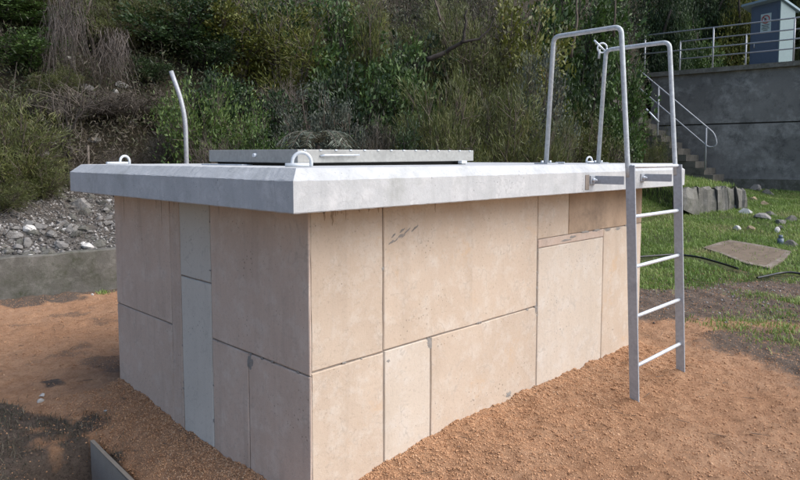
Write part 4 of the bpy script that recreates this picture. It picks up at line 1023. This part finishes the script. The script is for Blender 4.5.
SH = [
 # px, top y, d, width px, key, label
 (10, 84, 7.9, 118, 'wispy_olive', 'wispy olive heath bush at the left edge right above the stony bank'),
 (44, 150, 8.0, 56, 'wispy_olive', 'small olive tuft bush growing between the stones and the forked stems'),
 (-2, 165, 7.5, 70, 'needle_olive', 'dark olive bush cut by the left edge just over the retaining wall'),
 (42, 118, 9.2, 95, 'dead_wispy', 'tangle of dry brown brush behind the left heath bush'),
 (98, 122, 9.8, 95, 'bare', 'leafless grey twig shrub above the far left slab corner'),
 (140, 92, 10.2, 105, 'bare', 'pale bare twig shrub left of the bent pipe'),
 (166, 128, 9.2, 60, 'dead_wispy', 'low dry brown shrub in front of the bent pipe'),
 (120, 150, 9.0, 60, 'bare', 'low thorny twig bush right behind the slab corner loop'),
 (200, 56, 9.0, 76, 'bright', 'fresh green leafy shrub right of the bent pipe'),
 (172, 92, 10.0, 46, 'bright', 'smaller fresh green shrub left of the bent pipe top'),
 (238, 84, 9.2, 70, 'bright', 'loose pale green shrub with big leaves behind the hatch left end'),
 (215, 125, 8.7, 60, 'bare', 'bare twigs with few leaves behind the left end of the hatch'),
 (262, 118, 8.8, 62, 'broad_mid', 'low green leafy shrub just behind the hatch'),
 (16, -6, 10.6, 110, 'broad_mid', 'bushy green shrub in the upper left corner'),
 (34, 26, 10.0, 84, 'broad_mid', 'dark green shrub under the bushy one in the upper left'),
 (58, 62, 9.7, 60, 'needle_olive', 'olive needle shrub at the foot of the hanging vines'),
 (150, 60, 11.0, 60, 'dark', 'dark rounded shrub left of the bent pipe top'),
 (208, 20, 12.0, 90, 'dark', 'very dark shrub over the fresh green leafy shrub'),
 (226, 60, 10.4, 80, 'leafy_dark', 'dark shrub between the two fresh green shrubs'),
 (108, 64, 11.2, 70, 'dead_wispy', 'brown dry shrub on the litter slope at upper left'),
 (88, 6, 11.9, 66, 'dark', 'dark shrub in the shade behind the hanging vines'),
 (118, -6, 11.3, 80, 'wispy_olive', 'feathery olive shrub at the top left above the vines'),
 (40, 48, 11.0, 95, 'wispy_olive', 'olive shrub below the green one in the upper left'),
 (-5, 40, 11.2, 80, 'dark', 'dark shrub at the left edge under the upper left corner'),
 (68, -8, 11.6, 90, 'hang', 'dry hanging brown vines under the trees at upper left'),
 (104, 20, 11.6, 56, 'hang', 'second curtain of dry vines right of the hanging vines'),
 (142, 14, 12.6, 80, 'dark', 'dark shrub below the olive crown at upper left'),
 (125, -50, 13.5, 130, 'needle_olive', 'olive crowned shrub at the top left of the hill'),
 (175, -20, 14.5, 120, 'dark', 'very dark shrub in the gap right of the dry vines'),
 (188, 30, 12.0, 85, 'leafy_dark', 'dark bush above the top of the bent pipe'),
 (184, -16, 12.0, 110, 'leafy_dark', 'darkest leafy shrub at the top left of centre'),
 (222, -22, 12.3, 84, 'leafy_olive', 'yellow olive leafy shrub at the top edge right of the darkest shrub'),
 (108, -22, 12.2, 84, 'needle_olive', 'olive needle shrub at the top edge above the vines'),
 (152, -10, 11.8, 70, 'wispy_olive', 'feathery olive shrub at the top edge left of the darkest shrub'),
 (262, -24, 12.8, 90, 'leafy_dark', 'dark leafy shrub at the top edge above the feathery yellow one'),
 (462, -22, 12.8, 90, 'needle_olive', 'olive needle shrub at the top edge above the fallen branch'),
 (10, 20, 10.8, 90, 'leafy_dark', 'dark leafy shrub at the left edge under the corner shrub'),
 (290, -5, 12.2, 135, 'needle_yellow', 'large yellow olive feathery shrub above the hatch'),
 (242, 14, 12.2, 90, 'leafy_olive', 'yellow olive shrub left of the large feathery one'),
 (286, 66, 10.6, 70, 'bare', 'grey bare twigs below the yellow olive shrub'),
 (268, 78, 10.2, 80, 'leafy_dark', 'dark green shrub behind the leafy shrub by the hatch'),
 (318, 82, 9.6, 82, 'grey', 'rounded grey green shrub behind the hatch lid handle'),
 (345, 100, 9.4, 66, 'grey', 'small silvery shrub beside the rounded grey green one'),
 (338, -12, 12.6, 110, 'broad_mid', 'dense green bush at the top centre of the hill'),
 (385, 8, 12.4, 100, 'leafy_dark', 'dark green bush right of the dense green bush'),
 (375, -10, 12.2, 60, 'needle_yellow', 'brownish yellow shrub between two green bushes at top'),
 (352, 48, 11.0, 90, 'leafy_dark', 'dark shrub over the silvery shrub'),
 (398, 34, 11.3, 95, 'broad_mid', 'green bush left of the fallen branch'),
 (380, 105, 9.4, 70, 'dead_wispy', 'brown dry shrub low behind the hatch middle'),
 (440, 66, 10.0, 108, 'wispy_olive', 'soft olive feathery bush behind the right end of the hatch'),
 (500, 70, 10.2, 118, 'wispy_olive', 'wide soft olive bush between hatch and rail'),
 (470, 96, 9.4, 80, 'needle_olive', 'lower olive bush in front of the two feathery ones'),
 (415, 112, 9.3, 66, 'dark', 'low dark shrub behind the hatch lid right part'),
 (430, -8, 14.0, 110, 'needle_olive', 'olive shrub above the fallen branch'),
 (478, 4, 13.6, 95, 'dead_wispy', 'dry grey brown shrub beside the fallen branch'),
 (520, -14, 13.8, 110, 'leafy_olive', 'yellow green shrub at the top left of the tall rail'),
 (500, 30, 12.4, 100, 'needle_olive', 'olive shrub right of the fallen branch'),
 (535, 48, 11.6, 85, 'grey', 'grey green shrub left of the first rail'),
 (548, 108, 10.0, 66, 'wispy_olive', 'low olive bush at the foot of the first rail'),
 (575, 40, 15.2, 90, 'leafy_dark', 'dark green bush seen through the first rail'),
 (603, 44, 16.2, 70, 'broad_mid', 'green bush seen between the two rails'),
 (585, 92, 14.6, 80, 'needle_olive', 'olive bush low between the rails'),
 (612, 96, 15.2, 50, 'broad_mid', 'leafy bush low between the second rail and the stairs'),
 (646, 112, 17.4, 46, 'needle_olive', 'small olive bush left of the stair blocks'),
 (560, -30, 17.0, 110, 'broad_mid', 'tall green bush above the first rail'),
 (604, -30, 20.0, 80, 'dark', 'dark tall bush above the second rail'),
 (560, 132, 11.6, 46, 'dead_wispy', 'dry brown bush just above the slab between rails'),
 (620, 138, 14.6, 40, 'dead_wispy', 'brown litter brush low beside the second rail foot'),
]
for px, ty, d_, w_, key, lb in SH: shrub(px, ty, None, d_, w_*1.12, key, lb)
# trees and tall scrub on the hill behind the reservoir
def tree(px, d, top, w, key, label, lean=0.0, bark='bark_dark'):
    s = (px-400)/640*d; zb = T(s, d); zt = CZ - (top-HOR)/640*d; h = max(zt-zb, 2.0); wd = w/640*d
    o = empty('tree', sd(s, d, zb-0.1)); tag(o, label, 'tree', 'trees on the hill')
    tb = MB(); p = Vector((0, 0, 0)); pts = [Vector((lean*h*t*t + 0.04*h*math.sin(t*5+px), 0.03*h*math.sin(t*4), h*0.9*t)) for t in np.linspace(0, 1, 9)]
    tb.tube(pts, [0.028*h*(1-0.8*t)*0.8 + 0.02 for t in np.linspace(0, 1, 9)], 8)
    for k in range(9):
        b0 = pts[3 + k % 5]; a = k*2.4; e = b0 + Vector((math.cos(a)*wd*0.35, math.sin(a)*wd*0.35, h*0.18))
        tb.tube([b0, b0.lerp(e, .5) + Vector((0, 0, -0.03*h)), e], [0.012*h, 0.008*h, 0.004*h], 6)
    me = tb.mesh('trunk', M[bark]); c = bpy.data.objects.new('trunk', me); col.objects.link(c); c.parent = o
    cm, sm = VAR[key][random.randrange(9) % len(VAR[key])]
    for q in range(4):
        cr = bpy.data.objects.new('crown', cm); col.objects.link(cr); cr.parent = o
        hh = h*random.uniform(.5, .62); cr.scale = (wd*random.uniform(.7, .9), wd*random.uniform(.7, .9), hh)
        a = random.uniform(0, 6.28); cr.location = (math.cos(a)*wd*.24 + lean*h*.4, math.sin(a)*wd*.24, h*(0.12 + 0.13*q)); cr.rotation_euler = (0, 0, a)
    return o
TR = [
 (655, 25.0, -40, 75, 'dark', 'dark tree left behind the reservoir railing'),
 (700, 28.5, -50, 80, 'dark', 'dark tree behind the first railing post'),
 (690, 26.5, 18, 60, 'broad_mid', 'low green tree behind the reservoir deck left part'),
 (735, 27.5, 0, 62, 'leafy_olive', 'olive tree just left of the kiosk'),
 (722, 31.0, -60, 90, 'broad_mid', 'tall green tree high behind the kiosk roof'),
 (770, 29.0, -50, 85, 'dark', 'dark tree directly behind the kiosk'),
 (800, 27.5, -30, 72, 'needle_olive', 'olive tree right of the kiosk at the photo edge'),
 (835, 28.0, -45, 90, 'dark', 'dark tree beyond the right edge of the deck'),
 (668, 31.0, -70, 80, 'needle_olive', 'olive tree high above the stair rail'),
]
for a_ in TR: tree(*a_)
# slender bare trunks and stems in view
def stem(name, pts, r0, mat, label, cat='tree trunk', grp=None):
    ps = [at(*p) for p in pts]; nn = len(ps)
    sm = []
    for i in range(nn-1):
        for t in np.linspace(0, 1, 5, endpoint=False): sm.append(ps[i].lerp(ps[i+1], t) + Vector((random.gauss(0, r0*.3), random.gauss(0, r0*.3), 0)))
    sm.append(ps[-1]); k = len(sm)
    return sm, [r0*(1 - 0.75*i/k) for i in range(k)]
fs = empty('forked_shrub', on_ground(82, 8.4)); tag(fs, 'dark bare shrub with forked stems leaning past the far left slab corner', 'shrub')
def fstem(pts, r0, mat='bark_dark', nm='stem', par=fs):
    a, b = stem(nm, pts, r0, mat, ''); MB().tube(a, b, 7).build(nm, M[mat], par)
fstem([(84, 236, 8.4), (72, 196, 8.4), (66, 160, 8.4), (64, 135, 8.4), (56, 106, 8.3)], 0.035)
fstem([(68, 172, 8.4), (72, 135, 8.4), (80, 118, 8.4), (96, 102, 8.5)], 0.024)
fstem([(66, 150, 8.4), (70, 128, 8.4), (68, 108, 8.4), (72, 92, 8.4)], 0.015)
fstem([(70, 160, 8.4), (62, 140, 8.4), (48, 122, 8.4), (40, 104, 8.4)], 0.012)
fstem([(80, 118, 8.4), (86, 100, 8.4), (84, 84, 8.4)], 0.010)
fstem([(88, 232, 8.3), (80, 205, 8.3), (78, 185, 8.3)], 0.014, 'twig')
r = np.random.default_rng(77); A_, B_ = [], []
for k in range(120):
    t = r.random(); b0 = at(56 + 30*r.random(), 175 - 80*t, 8.4); e = b0 + Vector((r.normal()*.16, r.normal()*.16, abs(r.normal())*.18 + .02)); A_.append(list(b0)); B_.append(list(e))
V1, F1 = sticks(np.array(A_), np.array(B_), 0.004, 0.0015); link('twigs', np_mesh('twigs', V1, F1, M['twig'], 4), fs)
fb = empty('fallen_branch', at(450, 48, 11.3)); tag(fb, 'dark fallen branch lying forked across the scrub above the hatch', 'branch')
fstem([(427, 62, 10.9), (446, 54, 10.9), (462, 44, 10.8), (464, 28, 10.8), (466, 14, 10.8)], 0.045, 'bark_dark', 'limb', fb)
fstem([(460, 45, 10.8), (478, 42, 10.8), (490, 30, 10.8), (494, 14, 10.8)], 0.026, 'bark_dark', 'limb', fb)
for k, (pts, r0, mt, lb) in enumerate((
    ([(72, 80, 11.0), (66, 60, 11.0), (70, 20, 11.0), (66, -10, 11.0)], 0.055, 'vine', 'pale brown trunk among the hanging vines at upper left'),
    ([(54, 84, 11.2), (62, 40, 11.2), (52, 0, 11.2)], 0.03, 'vine', 'thin pale stem left of the pale brown trunk'),
    ([(96, 86, 11.0), (99, 50, 11.0), (92, 20, 11.0), (104, -10, 11.0)], 0.035, 'vine', 'crooked pale stem right of the pale brown trunk'),
    ([(127, 70, 11.6), (124, 45, 11.6), (130, 20, 11.6), (122, -8, 11.6)], 0.03, 'twig', 'thin grey stem beneath the olive crown at upper left'),
    ([(568, 60, 15.0), (574, 20, 15.0), (572, -10, 15.0)], 0.04, 'bark', 'straight slender trunk above the first rail'),
    ([(610, 40, 16.0), (611, -10, 16.0)], 0.035, 'bark', 'thin upright grey trunk between the two rails'),
    ([(440, 24, 11.6), (434, 4, 11.6), (430, -10, 11.6)], 0.025, 'bark', 'thin grey trunk above the fallen branch'))):
    a_, b_ = stem('bare_trunk', pts, r0, mt, lb); tag(MB().tube(a_, b_, 7).build('bare_trunk', M[mt]), lb, 'trunk')

# grass-tree: arching grey-green fronds behind the hatch
def fronds(px, d, py, label, nfr=15, ln=0.62):
    c = at(px, py, d); r = np.random.default_rng(px); PP, DDr = [], []; A_, B_ = [], []
    for k in range(nfr):
        a = r.uniform(0, 6.28); out = np.array([math.cos(a), math.sin(a), 0]); l = ln*r.uniform(.7, 1.1); prev = np.array(c)
        for t in np.linspace(0.06, 1, 16):
            p = np.array(c) + out*l*t*0.95 + np.array([0, 0, l*(1.05*t - 1.15*t*t)])
            A_.append(prev); B_.append(p); tan = p - prev; sidev = np.cross(tan, [0, 0, 1.]); sidev /= np.linalg.norm(sidev)+1e-6
            for sg_ in (-1, 1):
                for jj in (0, .5): PP.append(prev + (p-prev)*jj); DDr.append(sidev*sg_ + tan/np.linalg.norm(tan)*0.7 + np.array([0, 0, -.15]))
            prev = p
    o = empty('fern', c - Vector((0, 0, .3))); tag(o, label, 'fern')
    V1, F1 = leaves(np.array(PP), np.array(DDr), 0.10, 0.016, r); link('fronds', np_mesh('fronds', V1, F1, L['grey'], 4, 0.5 + 0.5*r.random(len(F1))), o)
    V1, F1 = sticks(np.array(A_), np.array(B_), 0.005, 0.004); link('stalks', np_mesh('stalks', V1, F1, M['twig'], 4), o)
    MB().tube([tuple(c - Vector((0, 0, .9))), tuple(c - Vector((0, 0, .04)))], [0.06, 0.03], 8).build('stump', M['bark_dark'], o)
fronds(318, 8.4, 143, 'grey green fern with arching fronds just behind the hatch')

def vines(pxa, pxb, y0, y1, d, n, label, seed):
    r = np.random.default_rng(seed); A_, B_, Ra = [], [], []
    hub = [pxa + (pxb-pxa)*t for t in (0.15, 0.4, 0.62, 0.9)]
    for k in range(n):
        h_ = hub[r.integers(4)]; px = h_ + r.normal()*(pxb-pxa)*0.10; dd = d + r.normal()*0.25; yy = y0 + (y1-y0)*0.45*r.random(); end = y0 + (y1-y0)*(0.5 + 0.6*r.random())
        ph = r.uniform(0, 6.28); drift = r.normal()*1.6; prev = np.array(at(px, yy, dd)); w = r.uniform(0.0022, 0.0055); m = 9
        for t in range(1, m+1):
            q = t/m; p = np.array(at(px + drift*q*6 + math.sin(ph + q*7)*1.3 + r.normal()*0.5, yy + (end-yy)*q, dd + 0.1*math.sin(ph*2 + q*5)))
            A_.append(prev); B_.append(p); Ra.append(w*(1 - 0.5*q)); prev = p
    o = empty('hanging_vines', at((pxa+pxb)/2, y1, d)); tag(o, label, 'vines')
    V1, F1 = sticks(np.array(A_), np.array(B_), np.array(Ra), np.array(Ra)*0.9); link('strands', np_mesh('strands', V1, F1, L['vine'], 4, np.tile(np.repeat(r.random(len(A_)//9), 9), 3)), o)
vines(52, 90, -18, 84, 9.9, 190, 'thick curtain of pale dry vines hanging at the upper left', 1)
vines(104, 132, 30, 86, 10.2, 170, 'thinner curtain of dry vines hanging right of the thick one', 2)
vines(40, 60, 36, 104, 10.0, 90, 'sparse dry vines left of the thick curtain', 3)
# dead twigs lying over the stony bank
r = np.random.default_rng(31); n = 2600; s = -5.8 + 6.3*r.random(n); d = wall_d(s) + 0.3 + 1.9*r.random(n)**0.8; C = pts_sd(s, d, 0.01)
B0 = C + r.normal(size=C.shape)*np.array([.16, .16, .06]) + np.array([0, 0, .07])
V1, F1 = sticks(C, B0, 0.004, 0.0015)
tag(link('fallen_twigs', np_mesh('fallen_twigs', V1, F1, M['twig'], 4)), 'thin dead twigs strewn over the stony bank at left', 'twigs', kind='stuff')

n = 420; s = -3.2 + 7.5*r.random(n); d = 2.3 + 4.6*r.random(n); C = pts_sd(s, d, 0.008)
ok = ~((C[:, 0] > 0.15) & (C[:, 0] < 3.5) & (C[:, 1] > 0.15) & (C[:, 1] < 2.35)) & (d < wall_d(s) - .1); C = C[ok]
B0 = C + r.normal(size=C.shape)*np.array([.035, .035, .004])
V1, F1 = sticks(C, B0, 0.0022, 0.001)
tag(link('yard_litter', np_mesh('yard_litter', V1, F1, M['bark'], 4)), 'small dark twigs and litter scattered over the sand', 'litter', kind='stuff')

# undergrowth over the whole slope: one mass nobody could count
r = np.random.default_rng(21)
n = 20000; u = -0.85 + 1.75*r.random(n); d = 8.9 + 30*r.random(n)**1.5; s = u*d
d0 = np.where(s < 0.9, wall_d(s) + 1.35, 10.2 + 6.5*smooth((u - 0.12)/0.2) + 12.5*smooth((u - 0.36)/0.06))
k = (d > d0) & ~(((s-ra0.x)*rn.x + (d-ra0.y)*rn.y > -0.3) & ((s-ra0.x)*rn.x + (d-ra0.y)*rn.y < 7.5) & ((s-ra0.x)*rdir.x + (d-ra0.y)*rdir.y > -0.5))
s, d = s[k], d[k]; C = pts_sd(s, d); hh = (0.08 + 0.32*r.random(len(s))**2)*(0.7 + d/22)
m = 26; ix = np.repeat(np.arange(len(s)), m)
P = C[ix] + r.normal(size=(len(ix), 3))*np.array([.2, .2, .12])*(0.6 + hh[ix, None]); P[:, 2] += hh[ix]*r.random(len(ix))
Dr = r.normal(size=(len(ix), 3)); Dr[:, 2] += 0.5
sc_ = 0.7 + d[ix]/18
V1, F1 = leaves(P, Dr, 0.065*sc_, 0.014*sc_, r); cvar = np.clip(0.55 + 0.9*fbm(C[:, 0], C[:, 1], 0.8, 3, 70) + 0.18*r.normal(size=len(C)), 0, 1)
var = np.clip(cvar[ix] + 0.2*r.normal(size=len(ix)), 0, 1)
tag(link('undergrowth', np_mesh('undergrowth', V1, F1, L['litter'], 4, var)), 'tangled olive and brown scrub undergrowth covering the hillside', 'undergrowth', kind='stuff')
A0 = C + np.array([0, 0, 0.0]); B0 = C + r.normal(size=C.shape)*np.array([.25, .25, .15]) + np.stack([0*hh, 0*hh, hh*1.3], -1)
k = r.random(len(C)) < 0.22
V1, F1 = sticks(A0[k], B0[k], 0.006, 0.002)
tag(link('dry_sticks', np_mesh('dry_sticks', V1, F1, M['twig'], 4)), 'dry grey sticks poking out of the hillside undergrowth', 'sticks', kind='stuff')
